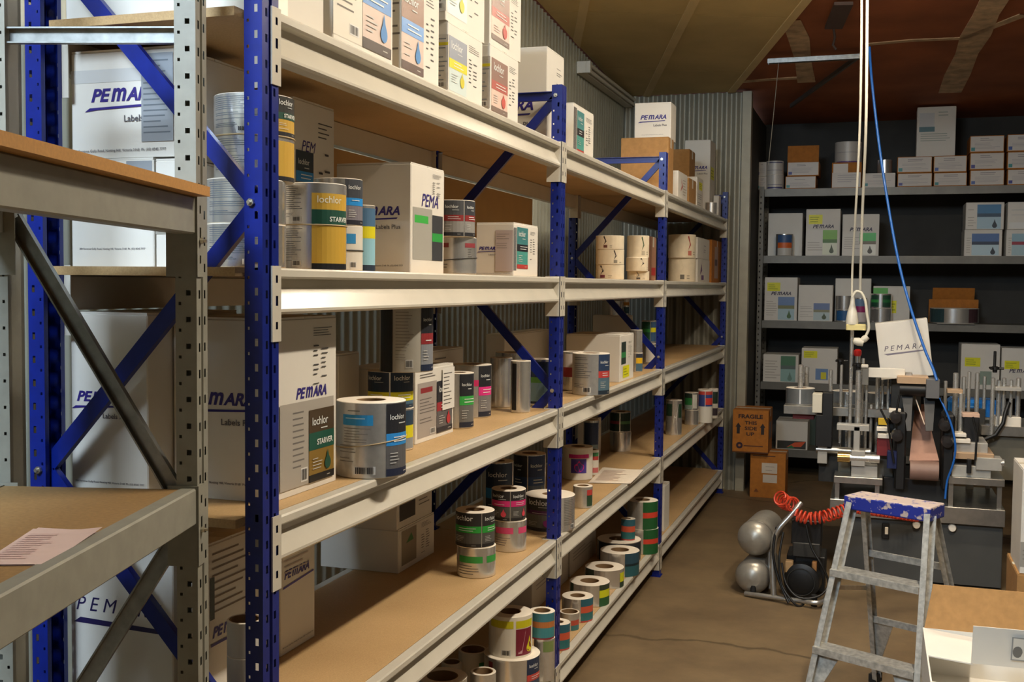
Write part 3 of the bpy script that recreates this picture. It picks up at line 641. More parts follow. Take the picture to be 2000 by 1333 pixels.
carton('narrow white carton with yellow sticker on the top shelf', S5, 1362, 345, 1374, X=-.045, dx=.10, A=lambda w, h: yel(w*.3, h*.62, w*.5, h*.25)+[('bars', w*.1, h*.1, w*.9, h*.5, 6, '#888888')])
carton('plain grey white carton beside the far end post', S5, 1404, 382, 1417, X=-.05, dx=.042, dy=.13)
roll('bare silver roll near the far end of the top shelf', S5, 1378, 1400, 392, X=-.05, h=.09, body=FOILD)
# ---- fourth shelf, first bay
p2 = carton('white carton with grey label under the logo carton', S4, 300, 307, None, xl=138, X=at(300, 400, Y=1.985).x, Y0=1.985, dy=.3, E=lambda w, h: [('r', w*.68, h*.42, w*.985, h*.97, '#8d9298'), ('bars', w*.7, h*.5, w*.96, h*.9, 8, '#5f666e')]+addr(w*.1, h*.15, w*.8))
carton('white carton squeezed beside the silver roll stack', S4, 349, 309, None, xl=303, X=at(349, 400, Y=1.985).x, Y0=1.985, dy=.22, E=lambda w, h: [('r', w*.0, h*.3, w*.8, h*.8, '#9a968c'), ('code', w*.1, h*.42, w*.6, h*.62)])
carton('white carton with large purple logo and grey label, topmost of its stack', p2['_top'], 342, 88, None, xl=138, X=at(342, 300, Y=1.99).x, Y0=1.99, dy=.3, E=lambda w, h: [('r', 0, h*.70, w*.72, h*.82, '#c6c6c4')]+logo(w*.20, h*.52, w*.62)+addr(w*.02, h*.05, w*.9)+[('r', w*.69, h*.14, w*.99, h*.94, '#8d9298'), ('bars', w*.71, h*.2, w*.97, h*.9, 14, '#5f666e')])
SILTXT = bt(None, '#5d6670')
GOLD = '#c9a03a'
gold_lbl = lbl('#c59a33', '#174c3c', '#cda545', '#16161c', big='STARVER', bandv=.36, bandh=.2)
r1 = roll('silver roll with fine print under another, behind the near post', S4, 405, 557, 436, X=-.14, arts=[(408, 540, SILTXT)])
r2 = roll('silver roll with fine print, second of the tall near stack', 0, 405, 557, 347, X=-.14, on=r1, arts=[(408, 540, SILTXT)])
r3 = roll('silver roll with gold label, third of the tall near stack', 0, 420, 573, 262, X=-.14, on=r2, arts=[(422, 520, SILTXT), (535, 572, plain((.08, .9, GOLD), (0, .1, '#16161c')))], band=[(1.0, .0, BAND)])
roll('silver roll with green and gold label crowning the tall near stack', 0, 420, 573, 180, X=-.14, on=r3, arts=[(422, 520, SILTXT), (535, 572, lbl('#2a2a26', '#174c3c', GOLD, '#16161c', big='STARVER'))])
g1 = roll('gold labelled silver roll below the green banded one', S4, 553, 676, 439, X=-.075, arts=[(556, 596, bt()), (609, 674, plain((.12, 1, GOLD), (0, .13, '#14141a')))], band=[(1., 0, BAND)])
roll('gold labelled roll with green name band', 0, 553, 676, 356, X=-.075, on=g1, arts=[(556, 596, bt()), (609, 674, lambda w, h: [('r', 0, h*.0, w, h*.75, GOLD), ('r', 0, h*.0, w, h*.36, '#174c3c'), ('t', w*.12, h*.52, w*.62, 'lochlor', '#e6e0c8'), ('t', w*.4, h*.08, w*.6, 'STARVER', '#e8ece4', 0, .02)])])
b1 = roll('white roll with a blue tab and black band under the blue labelled roll', S4, 612, 708, 440, X=-.13, body=mat('#d8d3c8', .4), arts=[(672, 702, lambda w, h: [('r', 0, h*.6, w*.65, h*.82, '#2f86c0'), ('code', w*.3, h*.06, w*.7, h*.2)])], band=[(.45, .0, BANDK)])
roll('silver roll with dark and bright blue label by the gold roll', 0, 612, 708, 347, X=-.13, on=b1, arts=[(674, 707, lbl('#3c4048', '#1f8ad6', '#7a7680', '#20222e'))])
roll('pale blue roll with yellow tag beside the grey carton', S4, 678, 733, 400, X=-.16, body=FOIL, arts=[(700, 732, plain((.1, .5, '#8fc3d8'), (.5, .68, '#d8cf1e'), (.68, .95, '#4a6f92'), (0, .1, '#23344a')))])
carton('white carton with dark blue label behind the gold rolls', S4, 574, 188, 653, X=-.26, dx=.2, A=lambda w, h: [('t', w*.18, h*.70, w*.34, 'PEM', PURP, .28, .012)]+art(w*.04, h*.34, w*.42, h*.36, '#2c3a46', '#1f8ad6', '#7d7a80', '#24303c', None, bandv=.5)+colprint(w*.58, h*.3, w*.36, h*.6))
carton('big grey white carton with purple logo in the middle of the shelf', S4, 803, 316, 868, xl=657, X=-.065, E=lambda w, h: logo(w*.22, h*.52, w*.62)+addr(w*.1, h*.05, w*.8), A=lambda w, h: [('r', w*.05, h*.12, w*.62, h*.60, '#a5a39b'), ('r', w*.1, h*.46, w*.5, h*.53, '#3fae4a'), ('r', w*.62, h*.12, w*.95, h*.55, '#3a3c40'), ('r', w*.62, h*.3, w*.95, h*.38, '#2f9a44'), ('t', w*.3, h*.62, w*.5, 'PEMA', PURP, .28, .012)]+colprint(w*.62, h*.7, w*.3, h*.24))
v1 = roll('silver roll with red tabs and thin dark band', S4, 848, 931, 463, X=-.10, arts=[(852, 885, lambda w, h: [('r', w*.1, h*.72, w*.8, h*.84, '#8e3a40'), ('bars', w*.1, h*.15, w*.9, h*.3, 2, '#5a5856')]), (905, 928, lambda w, h: [('r', w*.1, h*.72, w*.95, h*.84, '#8e3a40'), ('bars', w*.3, h*.45, w*.6, h*.7, 4, '#5a5856')])], band=[(.4, .006, BANDK)])
roll('black and silver roll with red band stacked on the red tabbed roll', 0, 843, 928, 390, X=-.10, on=v1, arts=[(844, 864, lbl('#222226', '#8c2c2c', '#3a3836', '#1a1a1e')), (866, 905, lbl('#4a4c50', '#8c2c2c', '#8e8c88', '#2a2a2e')), (908, 927, lbl('#3a3c42', '#8c2c2c', '#8e8c88', '#2a2a2e'))])
carton('white carton with teal and red art label beside the middle post', S4, 1004, 434, 1051, xl=930, X=-.05, E=lambda w, h: logo(w*.08, h*.48, w*.5)+[('r', w*.52, h*.08, w*.98, h*.85, '#b9aaa6'), ('bars', w*.55, h*.5, w*.95, h*.8, 7, '#8d8480')]+addr(w*.02, h*.03, w*.9), A=lambda w, h: [('r', 0, h*.1, w*.1, h*.9, FOIL)]+art(w*.12, h*.14, w*.44, h*.78, '#3f7f82', '#26262a', '#4c9a90', '#b23a34', None)+colprint(w*.66, h*.35, w*.26, h*.55))
# ---- fourth shelf, second and third bays: cream rolls and small cartons
CREAM = mat('#dfd2b8', .5, 0, .05, 30)
def vine(c1, c2): return lambda w, h: [('p', [(w*.35, h*.95), (w*.5, h*.55), (w*.3, h*.3), (w*.42, h*.58), (w*.28, h*.9)], c1), ('r', w*.3, h*.1, w*.55, h*.3, c2), ('bars', w*.7, h*.1, w*.9, h*.3, 2, '#6d6458')]
def stack(items, xl, xr, ys, X, arts, z=S4, body=None, face=None, dxs=(0, 0, 0, 0), yb=None):
    on = None; out = []
    for i, (lab, y) in enumerate(zip(items, ys)):
        d = dxs[i]
        on = roll(lab, z, xl+d, xr+d, y, X=X if yb is None else None, yb=yb if on is None else None, on=on, arts=arts[i] if i < len(arts) else [], body=body, face=face) if yb is None or on is None else roll_on(lab, on, xl+d, xr+d, y, arts[i] if i < len(arts) else [], body, face)
        out.append(on)
    return out
def roll_on(lab, on, xl, xr, yt, arts, body=None, face=None, **kw):
    c = on['_c']; return roll(lab, 0, xl, xr, yt, X=at((xl+xr)/2, yt, Y=c[1]).x, on=on, arts=arts, body=body, face=face, **kw)
stack(['cream roll with vine art at the bottom left of the fourth shelf', 'plain cream roll in the middle of its stack', 'cream roll with dark branch art crowning its stack'], 1164, 1219, (517, 487, 460), -.12,
      [[(1166, 1200, vine('#3d3330', '#7a3a4a'))], [(1190, 1215, vine('#3d3330', '#8f8878'))], [(1172, 1200, vine('#3a302c', '#6a4038'))]], body=CREAM)
stack(['cream roll with bar code under the green branch roll', 'wider cream roll with black branch art', 'cream roll with green stem art crowning its stack'], 1225, 1268, (530, 503, 460), -.12,
      [[(1235, 1262, vine('#8f8878', '#5a5650'))], [(1240, 1267, vine('#26221f', '#d9ccb2'))], [(1245, 1267, vine('#3f5a3a', '#b8ac96'))]], body=CREAM, dxs=(0, -2, 0))
carton('small pinkish brown carton by the third post', S4, 1271, 462, 1282, X=-.10, dx=.10, kraft=mat('#a87c62', .8), A=lambda w, h: [('r', w*.2, h*.12, w*.9, h*.3, '#b8302c')])
stack(['cream roll with bar code right of the third post', 'cream roll with red leaf art right of the third post'], 1306, 1359, (504, 458), -.13,
      [[(1320, 1350, vine('#dccfb4', '#6a665c'))], [(1335, 1358, vine('#a03a36', '#c07060'))]], body=CREAM)
s_ = carton('small white carton with purple mark, lower of two', S4, 1363, 505, 1386, X=-.06, dx=.12, A=lambda w, h: [('p', [(w*.2, h*.3), (w*.3, h*.8), (w*.36, h*.5)], '#5a2a6a'), ('r', w*.3, h*.1, w*.5, h*.3, '#6a3a7a')])
carton('small white carton stacked on the purple marked one', s_['_top'], 1363, 463, 1386, X=-.06, dx=.12, A=lambda w, h: [('bars', w*.5, h*.3, w*.7, h*.7, 4, '#8a8690')])
carton('tan carton with white side label at the rack end', S4, 1391, 468, 1411, X=-.06, dx=.15, kraft=KRAFTD, A=lambda w, h: [('r', w*.25, h*.1, w*.6, h*.85, '#b99c86'), ('r', w*.3, h*.4, w*.5, h*.55, '#5a4036')])
# tan hardboard sheets standing at the back of the fourth shelf
for lab, ya_, yb_ in (('tan hardboard sheet standing at the back of the first bay', 2.95, 4.02), ('tan hardboard sheet standing at the back of the second bay', 4.15, 5.35)):
    mb = MB(); mb.box((-.520, ya_, S4), (-.514, yb_, S4+.40), mat('#b08f5c', .7, 0, .06, 6)); tag(mb.build('hardboard_sheet'), lab, 'board', 'hardboard sheets behind the fourth shelf')
# ---- third shelf, first bay
carton('white carton with purple logo in the shade behind the grey post', S3, 288, 612, None, xl=137, X=at(288, 700, Y=1.99).x, Y0=1.99, dy=.35, E=lambda w, h: logo(w*.08, h*.52, w*.66)+addr(w*.05, h*.08, w*.9))
carton('tall white carton with gold and green product label and job print', S3, 505, 622, 657, dx=.243, X=-.083, Y0=2.075, E=lambda w, h: logo(w*.16, h*.52, w*.66)+addr(w*.05, h*.08, w*.9),
       A=lambda w, h: [('t', w*.36, h*.535, w*.46, 'PEMARA', PURP, .28, .012)]+colprint(w*.62, h*.62, w*.3, h*.32)+[('r', w*.12, h*.04, w*.94, h*.52, '#a9a39a'), ('bars', w*.3, h*.14, w*.5, h*.48, 10, '#6e6a66'), ('code', w*.42, h*.06, w*.52, h*.14)]+art(w*.54, h*.04, w*.40, h*.42, '#4a3a26', '#1d5444', '#8a6d2e', '#151518', '#24503f', big='STARVER', bandv=.44, bandh=.24))
carton('small white carton low behind the large silver roll', S3, 661, 692, 702, X=-.30, dx=.2)
roll('large silver roll with bright blue tab and dark blue label', S3, 657, 792, 788, yb=936, body=FOILD, hole=.40, arts=[(664, 742, lambda w, h: [('r', w*.16, h*.70, w*.85, h*.84, '#2f9ad8'), ('bars', w*.24, h*.72, w*.78, h*.82, 2, '#b8dcec'), ('bars', w*.3, h*.87, w*.7, h*.92, 1, '#7a7a78'), ('bars', w*.2, h*.46, w*.8, h*.68, 6, '#8f8b84'), ('bars', w*.06, h*.2, w*.5, h*.45, 6, '#8f8b84'), ('code', w*.45, h*.05, w*.9, h*.16)]), (753, 791, lbl('#24262c', '#2f8ed8', '#5c5c5e', '#202840'))], band=[(.45, .012, BAND)])
e1 = roll('silver roll with dark blue and yellow labels, lower of two', S3, 718, 808, 800, X=-.175, arts=[(722, 758, plain((.05, .3, '#8a8f94'), (.3, .6, '#d8cf1e'), (.6, .95, '#2c4258'))), (762, 806, plain((.05, .3, '#8a8f94'), (.3, .6, '#d8cf1e'), (.6, .95, '#2c4258')))])
e2 = roll_on('dark blue and yellow labelled roll behind the large silver roll', e1, 718, 808, 727, [(720, 760, lbl('#22324a', '#d8cf1e', '#4f6f86', '#2a3c50', bandv=.2, bandh=.25)), (763, 806, lbl('#22324a', '#d8cf1e', '#4f6f86', '#2a3c50', bandv=.2, bandh=.25))])
roll_on('tall white roll with red and black label standing on stacked rolls', e2, 742, 846, 598, [(745, 768, plain((0, 1, '#2a2824'))), (770, 812, bt(None, '#9a958a')), (822, 845, lbl('#23252c', '#8c2c30', '#83878e', '#1f2a44'))], body=mat('#c9c5ba', .35, .4))
carton('white carton with red product label and job slip beside silver rolls', S3, 811, 722, 886, ye=869, X=None, dx=.22, A=lambda w, h: [('r', w*.05, h*.06, w*.53, h*.8, '#a49c96'), ('r', w*.12, h*.66, w*.42, h*.73, '#8e2f34'), ('bars', w*.1, h*.2, w*.5, h*.6, 9, '#6e6864'), ('code', w*.36, h*.08, w*.5, h*.16), ('bars', w*.1, h*.86, w*.6, h*.93, 2, '#6a6664')]+art(w*.53, h*.06, w*.42, h*.72, '#2c2c32', '#a03038', '#5f5c5e', '#1f2230', '#b43038')+[('r', w*.66, h*.36, w*.99, h*.95, '#e4e2dc'), ('bars', w*.69, h*.42, w*.95, h*.9, 9, '#55524e')])
carton('flat white carton behind the red label carton', S3, 846, 686, 905, X=-.33, dx=.2, A=lambda w, h: [('bars', w*.05, h*.75, w*.6, h*.92, 2, '#7a7774')])
roll('silver roll with green banded black label', S3, 862, 925, 730, yb=838, body=FOILD, arts=[(866, 890, bt('#2f9a50')), (897, 924, lbl('#26282e', '#3aa64a', '#6a6a68', '#202638'))])
roll('silver roll with pink banded black label', S3, 884, 959, 714, yb=817, body=FOILD, arts=[(925, 934, plain((.6, .72, '#d0306a'))), (934, 958, lbl('#26282e', '#e0348a', '#7a787a', '#202638'))])
roll('bare silver roll right of the pink banded roll', S3, 956, 1000, 700, yb=797)
roll('silver roll with dark stripe between bare roll and diagonal brace', S3, 997, 1036, 706, yb=807, arts=[(1000, 1008, plain((.05, .95, '#1f1f20')))])
roll('silver roll with green and pale blue label under the brace', S3, 1028, 1078, 703, yb=794, X=None, arts=[(1030, 1072, plain((.05, .1, '#20304a'), (.1, .5, '#8fb4c0'), (.5, .62, '#6aa84a'), (.62, .95, '#2c3c58')))])
roll('upper silver roll at the back behind the diagonal brace', S3, 968, 1030, 690, X=-.30)
carton('long flat white carton at the back of the third shelf', S3, 986, 654, 1074, X=-.44, dx=.09)
# third shelf, second bay
roll('silver roll with red end label hidden by the middle post', S3, 1098, 1140, 688, yb=764, arts=[(1100, 1120, plain((.35, .6, '#9a3034'), (.6, .95, '#c9bfb8')))])
roll('large silver roll with navy and red label right of the middle post', S3, 1117, 1190, 692, yb=773, body=FOILD, arts=[(1120, 1160, bt()), (1168, 1189, lbl('#2c3e5c', '#c0423e', '#56707e', '#26323e'))])
carton('big white carton with green label and yellow sticker', S3, 1210, 655, 1238, xl=1106, ye=747, A=lambda w, h: [('r', w*.1, h*.36, w*.42, h*.84, '#25352e'), ('r', w*.1, h*.5, w*.42, h*.62, '#2f8a48')]+colprint(w*.6, h*.5, w*.3, h*.35)+yel(w*.22, h*.06, w*.45, h*.26), E=lambda w, h: [('bars', w*.76, h*.48, w*.88, h*.54, 1, '#33302e')])
q1 = roll('silver roll with yellow banded label behind the big carton', S3, 1231, 1255, 690, yb=727, arts=[(1242, 1254, plain((.05, .45, '#4a6a80'), (.45, .75, '#e0b41e'), (.75, .95, '#2c3444')))])
roll_on('plain pale roll stacked on the yellow banded roll', q1, 1231, 1255, 645, [])
q1 = roll('silver roll with pale label beside the third post', S3, 1254, 1282, 672, X=-.16, arts=[(1262, 1280, plain((.1, .9, '#c9c6c0')))])
roll_on('green and blue labelled roll stacked beside the third post', q1, 1254, 1282, 627, [(1254, 1270, plain((.1, .95, '#1f5a44'), (.5, .65, '#3a9a4a'))), (1271, 1281, plain((.1, .95, '#3a5a80'), (.5, .7, '#d8cf1e')))])
q2 = carton('grey white carton at the back under two rolls', S3, 1226, 617, 1236, xl=1158, X=-.30)
roll('silver roll on the back carton under the fourth shelf', q2['_top'], 1176, 1216, 590, X=-.40, h=.09)
roll('silver roll with teal label on the back carton', q2['_top'], 1211, 1230, 590, X=-.34, h=.1, arts=[(1218, 1229, plain((.1, .5, '#2f5a70'), (.6, .8, '#c08a2e')))])
# ---- second shelf, first bay
carton('white carton with purple logo low in the shade behind the grey shelving', S2, 338, 1075, None, xl=137, X=at(338, 1200, Y=2.0).x, Y0=2.0, dy=.4, E=lambda w, h: [('t', w*.06, h*.62, w*.85, 'P E M A R A', '#241c50', .28, .015), ('p', [(w*.03, h*.55), (w*.1, h*.58), (w*.95, h*.56), (w*.95, h*.535)], '#241c50')])
carton('white carton with slanting print seen between two posts', S2, 401, None, 496, X=-.20, dx=.05, h=.42, A=lambda w, h: [('bars', w*.1, h*.62, w*.95, h*.96, 9, '#7a6a58'), ('t', w*.1, h*.5, w*.7, 'PEMARA', PURP, .28, .012), ('r', w*.06, h*.46, w*.8, h*.475, PURP), ('r', w*.05, h*.6, w*.14, h*.82, '#2c3a30')])
carton('plain white carton with purple line just past the near post', S2, 548, 1062, 615, ye=1284, dx=.2, A=lambda w, h: [('t', w*.1, h*.66, w*.7, 'PEMARA', PURP, .28, .012), ('p', [(w*.05, h*.58), (w*.95, h*.62), (w*.95, h*.635), (w*.08, h*.6)], '#4a3f9a'), ('bars', w*.1, h*.7, w*.9, h*.85, 3, '#b8aca4')]+addr(w*.05, h*.05, w*.9))
r0 = roll('silver roll at the bottom of the white stack by the near post', S2, 444, 512, 1388, X=-.108, h=.11)
r0 = roll('white roll in the middle of the stack by the near post', 0, 444, 512, 1240, X=-.108, on=r0, h=.085, body=mat('#d9d4ca', .5))
roll('white roll with open core on the stack by the near post', 0, 444, 512, 1180, X=-.108, on=r0, h=.075, body=mat('#d9d4ca', .5), hole=.8)
lo = carton('white carton with green leaf label, lower of two', S2, 778, 1036, 848, xl=626, ye=1121, A=lambda w, h: [('r', w*.08, h*.12, w*.48, h*.92, '#8f8674'), ('p', [(w*.2, h*.6), (w*.34, h*.8), (w*.4, h*.62)], '#2f7a3a')]+colprint(w*.62, h*.2, w*.3, h*.7))
carton('white carton with black picture label stacked on the leaf carton', lo['_top'], 779, None, 848, xl=700, X=-.372, h=.15, A=lambda w, h: [('r', w*.06, h*.15, w*.5, h*.9, '#2a2826'), ('bars', w*.6, h*.3, w*.95, h*.6, 3, '#7a746c')])
def cap2(c1, c2, lo_c): return [lbl('#2b2a2a', c1, '#55524e', '#26242a', bandv=.42, bandh=.2)]
dk = lbl('#2e2c2c', '#2fa03e', '#55534f', '#2a2828', bandv=.42, bandh=.2)
x1 = roll('silver roll with green tab, lower of the green pair', S2, 892, 968, 1072, yb=1131, arts=[(895, 945, lambda w, h: [('r', w*.1, h*.5, w*.95, h*.72, '#3a9a44'), ('bars', w*.2, h*.54, w*.85, h*.68, 1, '#cfe6cf'), ('bars', w*.1, h*.1, w*.9, h*.45, 4, '#7a726a')]), (950, 967, plain((.5, .72, '#3a9a44')))])
roll_on('black roll with bright green band standing on its pair', x1, 890, 966, 1003, [(891, 940, dk), (942, 966, dk)])
x1 = roll('silver roll with pink tab, lower of the pink pair', S2, 962, 1028, 1020, yb=1080, arts=[(966, 1004, lambda w, h: [('r', w*.1, h*.6, w*.95, h*.8, '#d84a78'), ('bars', w*.1, h*.2, w*.9, h*.5, 4, '#8a7a74')]), (1012, 1027, plain((.6, .8, '#d84a78')))])
dp = lbl('#2e2c2c', '#d8307a', '#55534f', '#2a2828', bandv=.48, bandh=.2, drop='#e04a5a')
roll_on('black roll with bright pink band standing on its pair', x1, 960, 1027, 960, [(962, 996, dp), (998, 1026, dp)])
roll('wide silver roll with purple drop label behind the middle post', S2, 1025, 1122, 974, yb=1041, hole=.3, arts=[(1030, 1088, lbl('#3a3c38', '#5a2a58', '#6a6a66', '#26242a', bandv=.5, bandh=.12, drop='#8a2a7a')), (1098, 1121, bt(None, '#6a6660'))])
roll('dark roll with blue label at the back of the second shelf', S2, 944, 1003, 905, X=-.32, arts=[(950, 1000, lbl('#22324a', '#2f86c8', '#34404c', '#1c222c'))], hole=.4)
roll('navy labelled roll at the back beside the middle post', S2, 1003, 1066, 890, X=-.30, arts=[(1004, 1030, lbl('#2a2a2c', '#28406a', '#3a4a60', '#1c222c')), (1032, 1064, lbl('#22345c', '#2a4a80', '#5a6a84', '#1c222c', drop='#b09a30'))])
# second shelf, second bay
roll('small silver roll near the edge right of the middle post', S2, 1119, 1157, 952, yb=994, hole=.55, body=FOILD, arts=[(1146, 1156, plain((.1, .6, '#2f4a34'), (.6, .85, '#c0423e')))])
roll('white roll with magenta drop label on purple square', S2, 1099, 1157, 876, yb=939, body=mat('#e2ddd2', .4), arts=[(1111, 1149, lambda w, h: [('r', w*.0, h*.68, w, h*.80, '#c01a7a'), ('r', w*.12, h*.22, w*.86, h*.66, '#4a3a9a'), ('d', w*.5, h*.26, w*.46, h*.36, '#d81f8a')])])
roll('white roll with red and green label behind the magenta one', S2, 1146, 1169, 880, yb=929, body=mat('#d9d4c8', .5), arts=[(1155, 1168, plain((.1, .3, '#c86a6a'), (.6, .75, '#b03a3a'), (.75, .9, '#3a7a4a')))])
roll('dark blue roll with yellow marks at the back of the second shelf', S2, 1140, 1170, 822, X=-.29, arts=[(1142, 1168, plain((.05, .5, '#7a8a8c'), (.5, .95, '#2a3654'), (.25, .4, '#d8c81e')))])
carton('plain white carton at the back of the second shelf', S2, 1168, 818, 1190, X=-.345, dx=.12, dy=.08)
x1 = roll('silver roll under the dark green roll', S2, 1191, 1232, 845, yb=883)
roll_on('dark green roll standing on a silver roll', x1, 1191, 1232, 806, [(1192, 1210, plain((.05, .95, '#243a30'), (.4, .55, '#7a3040'))), (1212, 1231, plain((.05, .95, '#243a30'), (.4, .55, '#5a8a5a')))])
pp = [(at(x, y, Z=S2).x, at(x, y, Z=S2).y) for x, y in ((1150, 944), (1230, 946), (1256, 921), (1178, 914))]
sheet('paper_sheets', 'cream printed sheets left at the edge of the second shelf', pp, S2, ink='#c8a898', m=mat('#eadfce', .7, 0, .03, 30))
# second shelf, third bay
roll('green and white roll with peeling label just past the third post', S2, 1300, 1331, 783, yb=851, arts=[(1301, 1312, plain((.55, .9, '#27402f'))), (1312, 1324, lambda w, h: [('p', [(0, 0), (w, 0), (w*.7, h*.5), (w, h*.9), (w*.3, h*.55)], '#d9d6cc')]), (1324, 1330, plain((.5, .9, '#27402f')))])
x1 = roll('silver roll with plain side under a green one, third bay', S2, 1337, 1364, 802, yb=831)
roll_on('green banded roll next to the red and blue roll', x1, 1337, 1364, 768, [(1338, 1352, plain((.05, .3, '#8a9a90'), (.3, .7, '#2f7a40'), (.7, .95, '#22342a'))), (1353, 1361, plain((.1, .9, '#cfd0c8')))])
roll('tall white roll with red and blue label in the third bay', S2, 1362, 1391, 762, yb=827, body=mat('#e0dacc', .5), arts=[(1364, 1376, plain((.5, .85, '#3a4a8a'), (.85, .95, '#c8483e'))), (1377, 1390, plain((.5, .85, '#3a4a8a'), (.85, .95, '#c8483e'), (.55, .75, '#d8423a')))])
roll('dark green roll behind the red and blue roll', S2, 1384, 1402, 760, yb=818, body=mat('#d0cabc', .5), arts=[(1390, 1401, plain((.5, .9, '#25382c'), (.1, .35, '#3a3038')))])
# ---- bottom shelf
x1 = roll('wide silver roll under the yellow and maroon roll', S1, 944, 1054, 1292, yb=1368, hole=.3, arts=[(955, 962, plain((.1, .9, '#8a2a30'))), (1028, 1052, lbl('#26324c', '#c84a40', '#3a4a60', '#1c222c'))])
roll_on('white roll with yellow band and maroon picture label', x1, 955, 1040, 1207, [(960, 1003, lambda w, h: [('r', 0, h*.72, w, h*.9, '#cfc81e'), ('code', w*.55, h*.05, w*.9, h*.2)]), (1008, 1038, lambda w, h: [('r', 0, h*.72, w, h*.9, '#cfc81e'), ('r', 0, h*.05, w*.9, h*.7, '#7a1f34'), ('d', w*.75, h*.1, w*.4, h*.4, '#d8cf1e'), ('p', [(w*.1, h*.1), (w*.5, h*.65), (w*.3, h*.1)], '#c89aa0')])], body=mat('#e6e0d2', .5))
roll('white roll with green mark left of the yellow banded roll', S1, 895, 951, 1278, yb=1342, hole=.78, body=mat('#dcd6c8', .5), arts=[(935, 950, plain((.3, .7, '#3a9a5a')))])
roll('small grey roll with open core in front of the wide roll', S1, 918, 968, 1320, yb=1388, hole=.72, body=FOILD)
roll('wide pale roll cut by the bottom shelf beam', S1, 815, 912, 1338, yb=1420, hole=.6, face=PAPER)
roll('white roll with green edge at the back of the bottom shelf', S1, 862, 902, 1300, yb=1345, hole=.7, body=mat('#dcd6c8', .5), arts=[(880, 900, plain((.1, .4, '#2f6a5a')))])
x1 = roll('silver roll with green tint beneath a teal roll', S1, 1042, 1083, 1250, yb=1333, arts=[(1060, 1080, plain((.7, .95, '#7a8a50')))])
roll_on('teal and orange roll left of the middle post on the bottom shelf', x1, 1034, 1084, 1200, [(1038, 1082, plain((0, .06, '#8a2a34'), (.06, .45, '#3f8488'), (.45, .68, '#b8703a'), (.68, 1, '#3f7a84')))], hole=.6)
teal = lambda a, b: [(a, b, plain((0, .06, '#c0483e'), (.06, .4, '#2f6f72'), (.4, .68, '#d05a3e'), (.68, 1, '#2f6474')))]
roll('teal and red roll half hidden by the middle post', S1, 1066, 1113, 1222, yb=1272, arts=teal(1088, 1112), hole=.4)
roll('small open roll with red stripe between teal rolls', S1, 1093, 1131, 1200, yb=1233, arts=[(1115, 1130, plain((0, .3, '#3f7478'), (.3, .6, '#b8503e')))], hole=.8, body=FOILD)
roll('teal and red roll below the yellow striped rolls', S1, 1097, 1158, 1172, yb=1217, arts=teal(1134, 1157))
roll('silver roll with green and broad yellow label', S1, 1112, 1190, 1145, yb=1187, arts=[(1114, 1120, plain((0, 1, '#27452f'))), (1170, 1189, plain((0, .4, '#2a5a34'), (.4, .75, '#cfd01e'), (.75, 1, '#33402e')))])
roll('silver roll with narrow yellow label third from the third post', S1, 1142, 1218, 1116, yb=1152, arts=[(1144, 1160, plain((0, 1, '#27352a'))), (1210, 1217, plain((0, .3, '#2a4030'), (.3, .8, '#cfd01e')))])
roll('silver roll with dark teal label near the third post', S1, 1172, 1248, 1083, yb=1128, arts=[(1220, 1247, plain((0, .45, '#2a5a60'), (.45, .55, '#16282e'), (.55, 1, '#2a4a5a')))])
x1 = roll('wide dark roll behind carrying a small teal roll', S1, 1166, 1251, 1062, yb=1102, arts=[(1170, 1250, plain((.05, .95, '#2a2f36')))])
roll_on('small teal and red roll lying on a wide dark roll', x1, 1213, 1241, 1016, teal(1214, 1240), hole=.3)
grn = plain((0, .42, '#1f5a2e'), (.42, .62, '#d0402e'), (.62, 1, '#1f5a2e'))
x1 = roll('green and red roll by the third post, lower of two', S1, 1226, 1285, 1036, yb=1084, arts=[(1256, 1284, grn)], body=FOILD)
roll_on('green and red roll by the third post, upper of two', x1, 1226, 1285, 982, [(1256, 1284, grn)], body=FOILD)
carton('flat white carton with handwriting at the back of the bottom shelf', S1, 1040, 1106, 1110, X=-.30, dx=.2, A=lambda w, h: [('bars', w*.1, h*.3, w*.9, h*.8, 6, '#a8a29a')])
carton('white carton with handwriting behind the row of rolls', S1, 1114, 1048, 1164, X=-.30, dx=.2, A=lambda w, h: [('bars', w*.1, h*.3, w*.9, h*.8, 6, '#a8a29a')])
carton('thin white carton on edge past the third post on the bottom shelf', S1, 1298, 950, 1308, X=-.04, dx=.05)
# tan hardboard sheet behind the rack
# ================================================================ REAR GREY SHELVING IN THE ALCOVE
BSY = 9.90; BX0, BX1 = .19, 3.1; BD = .50
BZ = [.251, .841, 1.381, 1.948, 2.527]
BGREY = mat('#6e6b63', .45, .3, .12, 10)
bs = thing('rear_shelving', 'dark grey steel shelving across the rear alcove', 'shelving', ((BX0+BX1)/2, BSY+BD/2, 0))
for x in (BX0, 2.6):
    for y in (BSY-.012, BSY+BD-.03):
        mb = MB(); hs = [(.012, .05+.05*i, .020, .065+.05*i) for i in range(49)]
        mb.holed((x-.035, y, 0), (1, 0, 0), (0, 0, 1), .042, 2.55, hs, BGREY); mb.holed((x-.035, y, 0), (0, 1, 0), (0, 0, 1), .04, 2.55, hs, BGREY); mb.build('upright', bs, fix=False)
for z in BZ:
    mb = MB(); mb.box((BX0+.01, BSY, z-.003), (BX1, BSY+BD, z), BGREY); mb.box((BX0+.01, BSY, z-.065), (BX1, BSY+.004, z-.003), BGREY); mb.box((BX0+.01, BSY+.004, z-.065), (BX1, BSY+.02, z-.061), BGREY); mb.build('shelf', bs)
LBL = '#cdc6bd'
